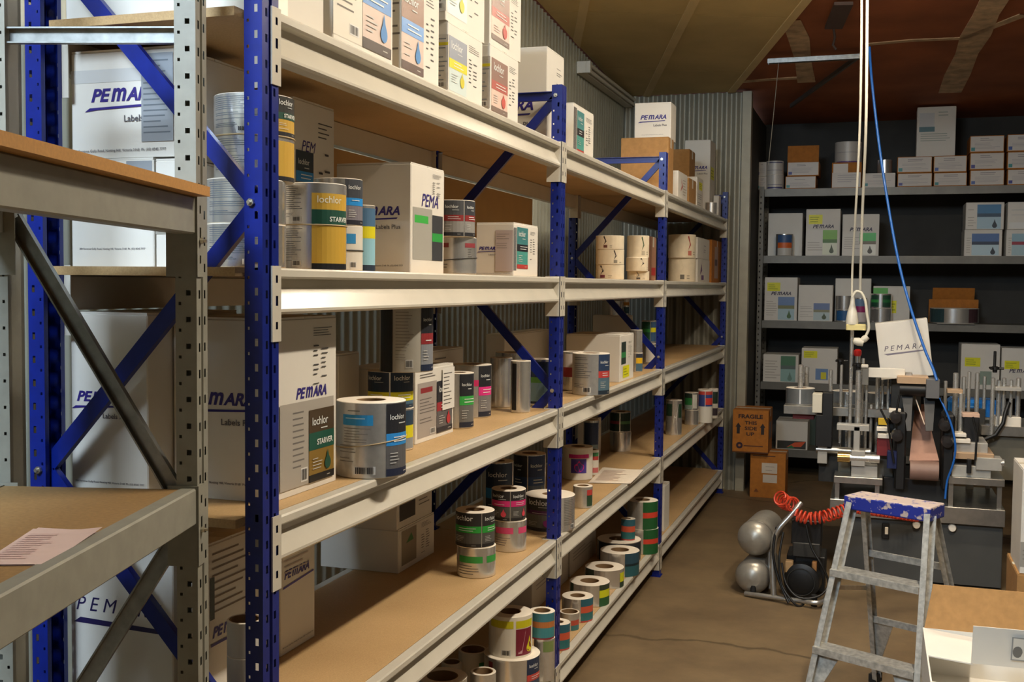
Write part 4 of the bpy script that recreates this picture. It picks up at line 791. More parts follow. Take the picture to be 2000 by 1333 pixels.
def bbox(label, x0, x1, yt, lev, y=None, dy=.34, z=None, E=None, kraft=None, back=.02, xe=None, h=None):
    """carton with its front face square to the alcove; x0..x1 columns, yt top row"""
    Y = BSY+back; zz = (BZ[lev] if z is None else z)+.001
    a = at(x0, yt, Y=Y); b = at(x1, yt, Y=Y); z1 = zz+h if h else a.z
    w = b.x-a.x; H = z1-zz; E = E(w, H) if E else None
    t = carton_at(label, a.x, b.x, Y, Y+dy, zz, z1, E, None, kraft=kraft); t['_top'] = z1+.0012; return t
def bart(top, band, low, drop, yl=False, split=.45, lg=True, frac=.55):
    def f(w, h):
        L = [('r', w*.02, h*.02, w*.02+w*split, h*frac, '#d9d5cc'), ('bars', w*.06, h*.1, w*split, h*frac*.85, 7, '#aaa49a')]
        L += [('r', w*split, h*.02, w*.92, h*frac, low), ('r', w*split, h*frac*.62, w*.92, h*frac, top), ('r', w*split, h*frac*.5, w*.92, h*frac*.64, band), ('d', w*.76, h*.05, w*.13, h*frac*.36, drop)]
        if lg: L.append(('t', w*.2, h*(frac+.04), w*.6, 'PEMARA', '#35304a', .28, .012))
        if yl: L += yel(w*.08, h*.68, w*.4, h*.2)
        return L
    return f
def wl(c='#2f8a8a'): return lambda w, h: [('r', w*.02, h*.06, w*.98, h*.96, LBL), ('bars', w*.3, h*.68, w*.75, h*.88, 2, '#6e6a70'), ('bars', w*.14, h*.2, w*.9, h*.6, 5, '#a7a0a2'), ('r', w*.04, h*.1, w*.15, h*.3, c)]
# top shelf
k = bbox('small white label carton at the left end of the top rear shelf', 1481, 1497, 345, 4, back=.06, E=wl())
bbox('small white carton stacked at the left end of the top rear shelf', 1481, 1497, 317, 0, back=.06, z=k['_top'], E=wl('#3a4a9a'))
def broll(label, x0, x1, yt, lev=None, on=None, arts=(), back=.10, body=None, **kw):
    z = BZ[lev]+.001 if on is None else 0
    Y = BSY+back if on is None else on['_c'][1]
    X = at((x0+x1)/2, yt, Y=Y).x
    return roll(label, z, x0, x1, yt, X=X, on=on, arts=list(arts), body=body, **kw)
WR = mat('#cbc5bc', .45, .1)
k = broll('white printed roll, lower of the pair on the top rear shelf', 1497, 1531, 341, 4, arts=[(1500, 1528, plain((.06, .16, '#4a4a7a'), (.3, .34, '#8a8690')))], body=WR)
broll('white printed roll, upper of the pair on the top rear shelf', 1497, 1531, 314, on=k, arts=[(1500, 1528, plain((.84, .92, '#4a4a6a'), (.3, .34, '#8a8690')))], body=WR)
k = bbox('white labelled carton under the open brown one', 1534, 1594, 345, 4, E=wl(), kraft=KRAFTD)
k2 = bbox('white labelled brown carton with the lid standing up', 1538, 1600, 317, 0, z=k['_top'], E=wl('#3a3a8a'), kraft=KRAFTD)
a = at(1538, 316, Y=BSY+.03); b = at(1600, 284, Y=BSY+.05); mb = MB(); mb.obox(((a.x+b.x)/2, BSY+.03, k2['_top']), ((a.x+b.x)/2, BSY+.05, b.z), (1, 0, 0), b.x-a.x, .004, KRAFTD); mb.build('lid_flap', k2)
k = bbox('white carton with torn brown edge under a white tin', 1625, 1683, 318, 4, E=lambda w, h: [('r', w*.02, h*.02, w*.98, h*.6, LBL), ('r', w*.05, h*.6, w*.55, h*.95, '#d8cfc4'), ('bars', w*.2, h*.2, w*.9, h*.55, 4, '#a7a0a2')], kraft=KRAFTD)
c_ = at(1657, 274, Y=BSY+.12); t = roll('white tin shaped roll with purple foot band on a brown carton', k['_top'], 1632, 1683, 276, X=c_.x, arts=[(1636, 1680, plain((.0, .1, '#6a4a8a'), (.5, .52, '#9a949a')))], body=WR)
k = bbox('low white carton beside the torn brown carton', 1686, 1749, 339, 4, E=wl())
c_ = at(1728, 311, Y=BSY+.12); roll('small silver roll standing on the low white carton', k['_top'], 1714, 1742, 312, X=c_.x, body=FOIL)
for j, (x0, x1, ys) in enumerate(((1753, 1821, (339, 307)), (1824, 1889, (338, 305)), (1895, 1962, (333, 299, 266)), (1968, 2036, (331, 297, 263)))):
    z = None
    for i, y in enumerate(ys):
        pos = ('bottom', 'second', 'third')[i]; col = ('first', 'second', 'third', 'fourth')[j]
        k = bbox('brown carton with white front label, %s in the %s stack along the top rear shelf' % (pos, col), x0, x1, y, 4, z=z, E=wl(('#3a3a8a', '#2f8a8a', '#3a5aa0')[(i+j) % 3]), kraft=KRAFTD); z = k['_top']
    if j == 0: zz0 = z
bbox('tall pale printed carton standing on the stacked brown cartons', 1792, 1868, 210, 4, z=zz0, back=.06, dy=.2, E=lambda w, h: [('bars', w*.55, h*.8, w*.95, h*.92, 2, '#8a9a90'), ('r', w*.06, h*.58, w*.45, h*.88, '#bfc2c4'), ('r', w*.06, h*.5, w*.46, h*.6, '#3a6a74'), ('bars', w*.1, h*.3, w*.9, h*.48, 4, '#8a9a8c')])
# second level
bbox('white carton behind orange banded silver rolls', 1501, 1568, 417, 3, back=.15, E=lambda w, h: [('r', w*.02, h*.02, w*.9, h*.5, '#dcd8ce')])
ob = lbl('#3a5a80', '#d86a2e', '#6a665f', '#2a2a2e', drop='#d8702e')
broll('silver roll with orange band before the white carton', 1516, 1549, 457, 3, arts=[(1520, 1546, plain((0, .35, '#c9c4ba'), (.35, .6, '#d8682c'), (.6, .95, '#3a5a86')))], back=.06)
bbox('white carton with yellow sticker and green label, second level', 1575, 1642, 409, 3, E=bart('#7fb84a', '#4f7a34', '#e6ead2', '#55604a', True, .5))
bbox('white carton with bright green label, second level', 1646, 1718, 419, 3, E=bart('#54c068', '#7a6f5c', '#f2f2e6', '#5c5a52', False, .48))
k = bbox('white carton with blue label, lower left of four', 1884, 1958, 449, 3, E=bart('#4a6fa8', '#2a3a54', '#bcd6e2', '#2a3440', False, .2, False, .85))
bbox('white carton with teal blue label, upper left of four', 1887, 1962, 396, 3, z=k['_top'], E=bart('#3a7aa8', '#2a4a64', '#a8c6d6', '#2a3440', False, .3, False, .92))
k = bbox('white carton with pale blue and red label, lower right of four', 1966, 2040, 449, 3, E=bart('#8fb4c4', '#9a3040', '#a8c4cc', '#2a3a34', False, .15, False, .85))
bbox('plain pale carton, upper right of four', 1969, 2042, 395, 3, z=k['_top'], E=lambda w, h: [('r', w*.05, h*.04, w*.5, h*.26, '#e0e0dc'), ('bars', w*.1, h*.5, w*.8, h*.8, 5, '#a7b0b2')])
# third level
bbox('white carton with yellow sticker and purple logo, third level', 1494, 1558, 542, 2, E=bart('#6a86b4', '#7a7a4a', '#a8c4cc', '#4a6a3a', True, .42))
bbox('white carton with blue grey picture label beside the yellow stickered one', 1560, 1627, 557, 2, E=bart('#6a7ea8', '#8a8a6a', '#b4c6c8', '#4a5a40', False, .45, False, .5))
bbox('tall white carton behind two rolls and cables', 1632, 1702, 544, 2, back=.15, dy=.3)
k = broll('silver roll with blue wave label under a bare roll', 1633, 1667, 605, 2, arts=[(1635, 1665, plain((.1, .9, '#2a5f94')))], back=.07)
broll('bare silver roll standing on the blue wave roll', 1633, 1667, 578, on=k)
broll('white roll with magenta and purple label', 1669, 1693, 582, 2, arts=[(1671, 1692, plain((.0, .4, '#d8ccc8'), (.4, .65, '#a02a6a'), (.65, .95, '#6a86a8')))], back=.06)
bbox('white carton with yellow sticker behind green rolls', 1706, 1778, 559, 2, back=.17, dy=.3, E=lambda w, h: yel(w*.42, h*.25, w*.22, h*.35)+[('r', w*.0, h*.78, w*.4, h*.95, '#5ab04a')])
k = broll('silver roll under a green labelled roll', 1701, 1741, 603, 2, arts=[(1704, 1716, plain((.1, .9, '#6a6864')))], back=.08)
broll('silver roll with dark green label on another roll', 1701, 1741, 574, on=k, arts=[(1703, 1717, plain((.1, .9, '#26503c'), (.4, .6, '#3a9a4a'))), (1724, 1739, plain((.1, .9, '#26503c'), (.4, .6, '#2f7a44')))])
mb = MB(); a = at(1830, 634, Y=BSY); b = at(1903, 634, Y=BSY); mb.box((a.x, BSY-.03, BZ[2]+.0005), (b.x, BSY+.30, BZ[2]+.004), mat('#b8b4aa', .6)); tag(mb.build('card_sheet'), 'pale card sheet under the wide silver roll', 'card')
roll('wide low silver roll in front of the open brown carton', BZ[2]+.005, 1819, 1909, 603, X=at(1864, 600, Y=BSY+.20).x, arts=[(1822, 1846, plain((.05, .95, '#2a4448'))), (1890, 1906, plain((.05, .95, '#4a3438')))])
t = thing('open_carton', 'open brown carton with printed flap behind the wide silver roll', 'carton', (0, 0, 0)); x0 = at(1815, 575, Y=BSY+.40).x; x1 = at(1912, 575, Y=BSY+.40).x; t['_o'] = (0, 0, 0)
mb = MB(); zz = BZ[2]+.001; mb.box((x0, BSY+.475, zz), (x1, BSY+.48, zz+.2), KRAFTD); mb.box((x0, BSY+.425, zz), (x0+.005, BSY+.475, zz+.2), KRAFTD); mb.box((x1-.005, BSY+.425, zz), (x1, BSY+.475, zz+.2), KRAFTD); mb.box((x0, BSY+.42, zz), (x1, BSY+.425, zz+.2), KRAFTD); mb.build('body', t)
mb = MB(); mb.obox(((x0+x1)/2, BSY+.475, zz+.2), ((x0+x1)/2, BSY+.44, zz+.30), (1, 0, 0), (x1-x0)*.85, .004, KRAFTD); mb.build('flap', t)
printpart(t, [('r', .02, .0, .17, .07, '#9ab0bc'), ('r', .19, .0, .34, .07, '#b8a8a0'), ('bars', .2, .01, .33, .06, 3, '#8a7a74')], lambda u, v, d: V((x0+.03+u, BSY+.475-.35*v-.004-d, zz+.21+v)))
# fourth and fifth levels
bbox('white carton with green topped label, fourth level', 1491, 1560, 692, 1, E=bart('#4a7a5a', '#5a6a66', '#8fb4b0', '#6a8a80', False, .5, False, .95))
bbox('white carton with yellow sticker behind the machine posts', 1566, 1636, 680, 1, E=lambda w, h: yel(w*.06, h*.72, w*.38, h*.2)+[('r', w*.4, h*.1, w*.75, h*.42, '#6a8ab8'), ('r', w*.55, h*.12, w*.7, h*.32, '#d8cf1e')])
bbox('white carton with yellow sticker, left of the two at the right end', 1878, 1954, 672, 1, E=lambda w, h: yel(w*.1, h*.5, w*.4, h*.2)+[('r', w*.5, h*.1, w*.8, h*.4, '#8a9a8c')])
bbox('white carton with yellow sticker and logo at the right end', 1957, 2034, 680, 1, E=lambda w, h: yel(w*.08, h*.5, w*.38, h*.2)+[('t', w*.2, h*.42, w*.6, 'PEMARA', '#4a465a', .28, .012)])
bbox('white carton with orange and green mark on the lowest rear shelf', 1516, 1578, 822, 0, E=lambda w, h: [('r', w*.05, h*.02, w*.95, h*.3, '#3a3a36'), ('p', [(w*.35, h*.08), (w*.8, h*.1), (w*.95, h*.3), (w*.6, h*.25)], '#d85a2e'), ('p', [(w*.35, h*.05), (w*.6, h*.05), (w*.5, h*.15)], '#2f7a4a')])
bbox('dark green carton at the back of the lowest rear shelf', 1548, 1620, 803, 0, back=.37, dy=.12, kraft=mat('#3a4a44', .7))
# ================================================================ STACKED BROWN CARTONS BY THE ALCOVE
a = at(1464, 971, Z=0); b = at(1533, 971, Y=a.y); zt = at(1464, 884, Y=a.y).z
lowc = carton_at('brown carton with two white slips standing on the floor', a.x, b.x, a.y, a.y+.27, .001, zt, kraft=KRAFTD,
    E=[('r', .09, zt*.55, .21, zt*.78, '#cfc4b4'), ('r', .10, zt*.34, .21, zt*.52, '#cfc4b4'), ('bars', .12, zt*.6, .19, zt*.72, 3, '#8a8076'), ('bars', .02, zt*.9, .27, zt*.97, 1, '#4a2a16'), ('p', [(.03, zt*.12), (.05, zt*.2), (.07, zt*.12)], '#7a4418'), ('p', [(.23, zt*.12), (.25, zt*.2), (.27, zt*.12)], '#7a4418')])
ya = a.y-.05; z0 = zt+.0015; xa = at(1431, 830, Y=ya).x; xb = at(1501, 830, Y=ya).x; z1 = at(1431, 800, Y=ya).z; w = xb-xa; h = z1-z0
carton_at('brown fragile carton with black lettering and arrows on top of another', xa, xb, ya, ya+.34, z0, z1, kraft=KRAFTD,
    E=[('t', w*.16, h*.80, w*.68, 'FRAGILE', '#2c120c', 0, .04, h*.10), ('t', w*.34, h*.66, w*.34, 'THIS', '#2c120c', 0, .03, h*.085), ('t', w*.34, h*.53, w*.34, 'SIDE', '#2c120c', 0, .03, h*.085), ('t', w*.39, h*.40, w*.22, 'UP', '#2c120c', 0, .03, h*.085)]
      + [('p', [(w*q-.012, h*.44), (w*q+.012, h*.44), (w*q+.012, h*.6), (w*q+.022, h*.6), (w*q, h*.7), (w*q-.022, h*.6), (w*q-.012, h*.6)], '#231a18') for q in (.16, .84)]
      + [('p', [(w*.2+.026*math.cos(i*math.pi/10), h*.17+.026*math.sin(i*math.pi/10)) for i in range(20)], '#2e1626'), ('p', [(w*.2+.010*math.cos(i*math.pi/6), h*.17+.010*math.sin(i*math.pi/6)) for i in range(12)], '#a86a34'), ('bars', w*.32, h*.12, w*.9, h*.22, 1, '#5a3018'), ('r', 0, h*.0, w, h*.03, '#5a3212')],
    A=[('r', .08, h*.3, .26, h*.7, '#4a2c18')])
# ================================================================ STEP LADDER
LT = V((1.052, 4.53, 0)); lw = V((.896, -.444, 0)); ln = V((.444, .896, 0)); LH = .855; CW = .335
lad = thing('step_ladder', 'small paint splashed aluminium step ladder with blue top cap', 'ladder', LT+lw*CW/2)
def LP(w, n, z): return LT+lw*w+ln*n+V((0, 0, z))
def frail(s, z): q = (LH-z)/LH; return (LP(-.052*q+.012, -.26*q+.02, z) if s == 0 else LP(CW+.085*q-.012, -.26*q+.02, z))
def rrail(s, z): q = (LH-z)/LH; return (LP(-.07*q+.03, .30*q+.075, z) if s == 0 else LP(CW+.07*q-.03, .30*q+.075, z))
SPL = mat('#c2c0b8', .45, .55, .28, 55)
capm = bpy.data.materials.new('m_blue_splashed'); capm.use_nodes = True
N = capm.node_tree.nodes; L_ = capm.node_tree.links; bb = N['Principled BSDF']; tc = N.new('ShaderNodeTexCoord'); nz = N.new('ShaderNodeTexNoise'); nz.inputs['Scale'].default_value = 38; nz.inputs['Detail'].default_value = 4
ge = N.new('ShaderNodeSeparateXYZ'); gm = N.new('ShaderNodeNewGeometry'); L_.new(gm.outputs['Normal'], ge.inputs[0]); ad = N.new('ShaderNodeMath'); ad.operation = 'MULTIPLY_ADD'; ad.inputs[1].default_value = .22
L_.new(tc.outputs['Object'], nz.inputs['Vector']); L_.new(ge.outputs['Z'], ad.inputs[0]); L_.new(nz.outputs['Fac'], ad.inputs[2])
cr = N.new('ShaderNodeValToRGB'); cr.color_ramp.elements[0].position = .56; cr.color_ramp.elements[0].color = (*lin('#1b2a8a'), 1); cr.color_ramp.elements[1].position = .63; cr.color_ramp.elements[1].color = (*lin('#b9a8a0'), 1)
L_.new(ad.outputs[0], cr.inputs[0]); L_.new(cr.outputs[0], bb.inputs['Base Color']); bb.inputs['Roughness'].default_value = .55
mb = MB(); c8 = [LP(x, y, z) for z in (LH-.055, LH) for x, y in ((-.008, -.006), (CW+.008, -.006), (CW+.004, .135), (-.004, .135))]
mb.add(c8, [(0,3,2,1),(4,5,6,7),(0,1,5,4),(1,2,6,5),(2,3,7,6),(3,0,4,7)], capm); co = mb.build('top_cap', lad)
bv = co.modifiers.new('bevel', 'BEVEL'); bv.width = .006; bv.segments = 2
for s in (0, 1):
    mb = MB(); mb.channel(frail(s, 0.012), frail(s, LH-.03), ln, .058, .022, .003, SPL); mb.build('front_rail', lad)
    mb = MB(); mb.channel(rrail(s, 0.012), rrail(s, LH-.03), ln, .042, .018, .003, SPL); mb.build('rear_rail', lad)
    for fn, nm in ((frail, 0), (rrail, 1)):
        p = fn(s, 0.0); mb = MB(); mb.obox(p, p+V((0, 0, .035)), ln, .07 if nm == 0 else .055, .035, RUBBER); mb.build('rubber_foot', lad)
    p = frail(s, .50); q = rrail(s, .44); mb = MB(); mb.obox(p, q, (0, 0, 1), .018, .004, ALU); mb.build('spreader', lad)
    d = 1 if s == 0 else -1
    p = frail(s, .285); mb = MB(); mb.add([p, p+lw*.11*d, frail(s, .02), p+ln*.004, p+lw*.11*d+ln*.004, frail(s, .02)+ln*.004], [(0,1,2),(3,4,5),(0,1,4,3),(1,2,5,4),(2,0,3,5)], SPL); mb.build('gusset', lad)
    p = rrail(s, .30); mb = MB(); mb.add([p, p+lw*.10*d, rrail(s, .02), p+ln*.004, p+lw*.10*d+ln*.004, rrail(s, .02)+ln*.004], [(0,1,2),(3,4,5),(0,1,4,3),(1,2,5,4),(2,0,3,5)], SPL); mb.build('gusset', lad)
for z in (.575, .285):
    a = frail(0, z); b = frail(1, z); mb = MB(); mb.obox(a, b, ln, .085, .004, SPL); mb.obox(a-ln*.042-V((0,0,.012)), b-ln*.042-V((0,0,.012)), (0, 0, 1), .026, .004, SPL); mb.build('tread', lad)
for z in (.60, .30):
    mb = MB(); mb.obox(rrail(0, z), rrail(1, z), (0, 0, 1), .026, .012, SPL); mb.build('rear_crossbar', lad)
# ================================================================ OPEN WHITE CARTON AND TALL BIN AT THE RIGHT
YB = 3.98; XB = at(1801, 1270, Y=YB).x
zb = at(1801, 1316, Y=YB).z
t = carton_at('brown carton under the open white carton', XB+.01, XB+.50, YB-.55, YB-.005, .001, zb-.002, kraft=KRAFT)
zt = at(1801, 1226, Y=YB).z
oc = thing('open_carton', 'open white carton with brown inside and a raised lid flap', 'carton', (XB+.25, YB-.27, zb))
x0, x1, y0, y1 = XB, XB+.5, YB-.55, YB; TH = .005
WK = WHITE
for nm, a, b in (('side_wall', (x0, y0, zb), (x0+TH, y1, zt)), ('side_wall', (x1-TH, y0, zb), (x1, y1, zt)), ('end_wall', (x0+TH, y1-TH, zb), (x1-TH, y1, zt)), ('end_wall', (x0+TH, y0, zb), (x1-TH, y0+TH, zt)), ('base', (x0+TH, y0+TH, zb), (x1-TH, y1-TH, zb+TH))):
    mb = MB(); mb.box(a, b, WK); mb.build(nm, oc)
mb = MB(); p = V((x0+.02, y1-.002, zt)); mb.add([(x0+.005, y1-.003, zt), (x1, y1-.003, zt), (x1+.02, y1+.025, zt+.145), (x0+.03, y1+.025, zt+.145), (x0+.005, y1+.002, zt), (x1, y1+.002, zt), (x1+.02, y1+.03, zt+.145), (x0+.03, y1+.03, zt+.145)], [(0,1,2,3),(7,6,5,4),(0,1,5,4),(1,2,6,5),(2,3,7,6),(3,0,4,7)], KRAFT); mb.build('lid_flap', oc)
mb = MB(); mb.add([(x0+.13, y1-.30, zt-.01), (x1+.1, y1-.32, zt+.0), (x1+.1, y1-.36, zt+.13), (x0+.13, y1-.34, zt+.12), (x0+.13, y1-.304, zt-.01), (x1+.1, y1-.324, zt+.0), (x1+.1, y1-.364, zt+.13), (x0+.13, y1-.344, zt+.12)], [(0,1,2,3),(7,6,5,4),(0,1,5,4),(1,2,6,5),(2,3,7,6),(3,0,4,7)], WHITE); mb.build('inner_flap', oc)
mb = MB(); mb.add([(x0+.002, y0+.25, zt), (x0+.002, y1-.005, zt), (x0+.16, y1-.02, zt-.012), (x0+.14, y0+.25, zt-.012), (x0+.002, y0+.25, zt-.004), (x0+.002, y1-.005, zt-.004), (x0+.16, y1-.02, zt-.016), (x0+.14, y0+.25, zt-.016)], [(0,1,2,3),(7,6,5,4),(0,1,5,4),(1,2,6,5),(2,3,7,6),(3,0,4,7)], WHITE); mb.build('side_flap', oc)
printpart(oc, [('p', [(.0, .0), (.06, .0), (.06, .08), (.0, .08)], '#8f9090'), ('p', [(.004, .004), (.056, .004), (.056, .076), (.004, .076)], '#d2d0c8'), ('p', [(.018+.014*math.cos(i*.5), .03+.02*math.sin(i*.5)) for i in range(12)], '#6a6a68')], lambda u, v, d: V((x0+.24+u, y1-.319-.04*(v/.12)-.006-d, zt+.02+v)))
YT = 5.35; a = at(1969, 1000, Y=YT); zb2 = at(1969, 1118, Y=YT).z; zt2 = at(1972, 915, Y=YT).z; a.x += .055
h = zt2-zb2
carton_at('low brown carton carrying the tall white carton', a.x-.01, a.x+.42, YT-.01, YT+.40, .001, zb2-.002, kraft=KRAFT)
carton_at('tall white carton with yellow sticker and grey band at the right edge', a.x, a.x+.40, YT, YT+.35, zb2, zt2, E=[('r', 0, h*.06, .4, h*.30, '#9a968e'), ('bars', .01, h*.08, .38, h*.28, 5, '#7d7972'), ('r', .045, h*.60, .22, h*.84, '#dbe01a'), ('t', .055, h*.76, .10, 'W.A.', '#3a3c20'), ('bars', .055, h*.63, .2, h*.74, 3, '#6a7014')])
# ================================================================ LABELLING MACHINE
LGREY = mat('#b3b0a8', .4, .2, .06, 20); TANP = mat('#c6a684', .4, .3); OLIVE = mat('#6f6a5c', .5, .2, .1, 8); CAB = mat('#4a4a47', .55, .1, .1, 6)
lm = thing('labelling_machine', 'cluttered bench top labelling machine with chrome posts and black drives', 'machine', (1.42, 6.9, 0))
def pbox(name, x0, x1, y0, y1, Y, dy, m, parent=None, bev=.003):
    a = at(x0, y1, Y=Y); b = at(x1, y0, Y=Y); mb = MB(); mb.cbox((a.x, Y, a.z), (b.x, Y+dy, b.z), m, min(bev, abs(b.x-a.x)*.2, abs(b.z-a.z)*.2)); return mb.build(name, parent or lm)
def prod(name, x, y0, y1, Y, r, m=CHROME, parent=None, dome=False):
    a = at(x, y1, Y=Y); b = at(x, y0, Y=Y); mb = MB(); x_ = (a.x+b.x)/2
    mb.lathe((x_, Y, a.z), [(0, 0), (r, 0), (r, b.z-a.z-r*.4), (r*.7, b.z-a.z-r*.1), (0, b.z-a.z)], m, 14); return mb.build(name, parent or lm, 40)
def hrod(name, x0, x1, y, Y, r, m, parent=None):
    a = at(x0, y, Y=Y); b = at(x1, y, Y=Y); mb = MB(); mb.cyl((a.x, Y, a.z), (b.x, Y, a.z), r, m, 20); return mb.build(name, parent or lm, 40)
pbox('cabinet', 1640, 1960, 1006, 1122, 6.62, .62, CAB)
for x in (1655, 1940):
    for Y in (6.68, 7.12):
        a = at(x, 1100, Y=6.62); mb = MB(); mb.cyl((a.x, Y, 0), (a.x, Y, at(1800, 1122, Y=6.62).z+.01), .022, RUBBER, 12); mb.build('foot', lm, 40)
pbox('lower_plate', 1620, 1964, 998, 1006, 6.58, .72, STEEL)
pbox('table_plate', 1628, 1724, 936, 943, 6.58, .72, STEEL); pbox('table_plate', 1852, 1963, 938, 945, 6.58, .72, STEEL)
for x in (1634, 1712, 1856, 1951):
    for Y in (6.60, 7.24):
        a = at(x, 998, Y=6.6); b = at(x, 943, Y=6.6); mb = MB(); mb.box((a.x-.012, Y, a.z), (a.x+.012, Y+.03, b.z), STEEL); mb.build('frame_leg', lm)
pbox('control_panel', 1724, 1852, 940, 1000, 6.70, .5, BLACK)
# left module
pbox('bed_block', 1662, 1714, 913, 936, 6.62, .35, LGREY); pbox('bed_block', 1636, 1662, 900, 936, 6.75, .3, OLIVE)
hrod('roller', 1636, 1718, 893, 6.62, .024, CHROME); hrod('brass_sleeve', 1636, 1660, 893, 6.62, .030, mat('#c9a86a', .2, .9)); hrod('roller', 1594, 1700, 878, 6.74, .022, STEEL)
pbox('bearing_block', 1596, 1616, 866, 905, 6.72, .06, LGREY); pbox('bearing_block', 1662, 1690, 882, 910, 6.60, .06, LGREY)
pbox('slide_block', 1666, 1680, 834, 892, 6.62, .05, LGREY); pbox('slide_plate', 1634, 1698, 832, 840, 6.62, .09, LGREY)
pbox('drive_box', 1592, 1626, 812, 872, 6.70, .12, BLACK); pbox('motor', 1606, 1627, 768, 812, 6.70, .11, BLACK); pbox('motor_mount', 1586, 1606, 770, 806, 6.70, .1, mat('#d8d2bf', .5))
for x, y0, y1, Y, r in ((1563.5, 712, 800.5, 7.0, .017), (1575, 716, 802, 7.22, .015), (1622, 722, 802, 7.1, .012), (1641, 712, 936, 6.95, .009), (1661, 645, 905, 6.80, .011), (1676, 722, 893, 6.78, .019), (1691, 745, 893, 6.84, .009), (1684, 700, 850, 6.86, .010), (1712, 738, 936, 7.0, .013), (1722, 738, 936, 7.05, .008), (1733, 738, 936, 7.0, .009), (1700, 790, 936, 6.9, .009), (1653, 770, 936, 6.95, .008)):
    prod('chrome_post', x, y0, y1, Y, r)
pbox('reel_table', 1530, 1748, 801, 808, 6.86, .46, STEEL); pbox('table_column', 1640, 1655, 808, 936, 7.0, .06, DARK); pbox('table_column', 1726, 1740, 808, 936, 7.05, .06, DARK); pbox('gear_box', 1598, 1640, 872, 940, 6.8, .3, DARK); pbox('red_tray', 1548, 1590, 808, 818, 6.9, .2, mat('#7a2426', .5))
pbox('rear_panel', 1690, 1746, 812, 930, 7.02, .05, DARK); pbox('rear_panel', 1866, 1925, 800, 935, 7.06, .05, DARK); pbox('valve_bank', 1700, 1745, 890, 930, 6.74, .1, mat('#5a5852', .4, .4))
a = at(1661, 640, Y=6.8); 
# knobs
def knob(x, y, Y, m, rr=.03, pr=True):
    p = at(x, y, Y=Y); mb = MB(); mb.lathe(p, [(0, 0), (rr*.5, 0), (rr*.55, rr*.6), (rr, rr*.7), (rr, rr*1.3), (rr*.6, rr*1.5), (0, rr*1.5)], m, 14); mb.build('knob', lm, 40)
    if pr:
        for q in range(3):
            d = V((math.cos(q*2.09), math.sin(q*2.09), 0)); mb = MB(); mb.cyl(p+V((0,0,rr)), p+V((0,0,rr))+d*rr*2, rr*.3, m, 8); mb.build('knob_arm', lm)
knob(1641, 712, 6.95, BLACK, .022); knob(1676, 722, 6.78, BLACK, .026); knob(1943, 728, 6.95, BLACK, .024)
prod('knob_spindle', 1943, 686, 722, 6.95, .008, BLACK); prod('valve_body', 1675, 694, 712, 6.8, .016, STEEL)
p = at(1675, 696, Y=6.8); mb = MB(); mb.lathe(p, [(0, 0), (.018, 0), (.022, .012), (.022, .032), (.014, .04), (0, .042)], mat('#c8221c', .4), 18); o = mb.build('red_button', lm, 40)
pbox('sensor_box', 1683, 1697, 720, 752, 6.70, .05, mat('#77746c', .5)); pbox('sensor_cap', 1682, 1696, 713, 718, 6.70, .04, PAPER)
pbox('shiny_plate', 1696, 1768, 721, 737, 6.70, .045, mat('#f4eee0', .12, .1))  # shiny plate, no lamp; the ceiling light's reflection is put into its white
pbox('shiny_plate_arm', 1768, 1782, 728, 744, 6.71, .03, STEEL)
# centre head and chute
pbox('head_plate', 1752, 1814, 737, 749, 6.62, .16, TANP); hrod('drum', 1757, 1807, 760, 6.66, .038, BLACK); pbox('head_motor', 1808, 1836, 742, 778, 6.60, .14, mat('#6b6a6a', .5, .2))
def slab(name, P, th, m, parent=None):     # four corners in order, thickness th along the normal
    P = [V(p) for p in P]; n = (P[1]-P[0]).cross(P[3]-P[0]).normalized()*th; mb = MB(); mb.add(P+[p+n for p in P], [(0,1,2,3),(7,6,5,4),(0,1,5,4),(1,2,6,5),(2,3,7,6),(3,0,4,7)], m); return mb.build(name, parent or lm)
for x0, x1, xa, xb in ((1761, 1783, 1771, 1779), (1804, 1827, 1808, 1822)):
    a, b = at(x0, 770, Y=6.68), at(x1, 770, Y=6.68); c_, d_ = at(xb, 842, Y=6.60), at(xa, 842, Y=6.60); slab('guide_blade', [a, b, c_, d_], .012, BLACK)
slab('chute', [at(1787, 790, Y=7.05), at(1806, 790, Y=7.05), at(1834, 900, Y=6.60), at(1776, 900, Y=6.60)], .006, mat('#b98f7c', .5, 0, .08, 15))
mb = MB(); a = at(1787, 775, Y=6.75); b = at(1806, 830, Y=6.70); mb.obox(a, b, (0, 1, 0), .02, .006, TANP); mb.build('guide_arm', lm)
hrod('feed_roller', 1777, 1833, 918, 6.60, .055, mat('#8d6f62', .5, 0, .1, 10)); pbox('side_plate', 1746, 1772, 806, 955, 6.62, .25, BLACK, bev=.01); pbox('side_plate', 1838, 1866, 812, 955, 6.62, .25, BLACK, bev=.01)
for p_ in ((1749, 815), (1752, 850), (1845, 830), (1850, 862)):
    q = at(*p_, Y=6.6); mb = MB(); mb.lathe(q, [(0, -.04), (.028, -.036), (.034, 0), (.028, .036), (0, .04)], mat('#2c2a2b', .35), 14, axis=(0, 1, .2)); mb.build('air_cylinder', lm, 40)
for x0, x1, y0, y1 in ((1712, 1733, 836, 842), (1714, 1746, 849, 856), (1736, 1760, 800, 806)): pbox('small_plate', x0, x1, y0, y1, 6.64, .06, PAPER)  # polished plates; their white stands in for reflected overhead light
pbox('red_bracket', 1712, 1742, 858, 890, 6.66, .03, mat('#7a1f22', .5)); pbox('yellow_clip', 1715, 1733, 818, 830, 6.72, .03, mat('#c8a41e', .5)); pbox('blue_bracket', 1732, 1752, 882, 915, 6.60, .05, mat('#1b2550', .4))
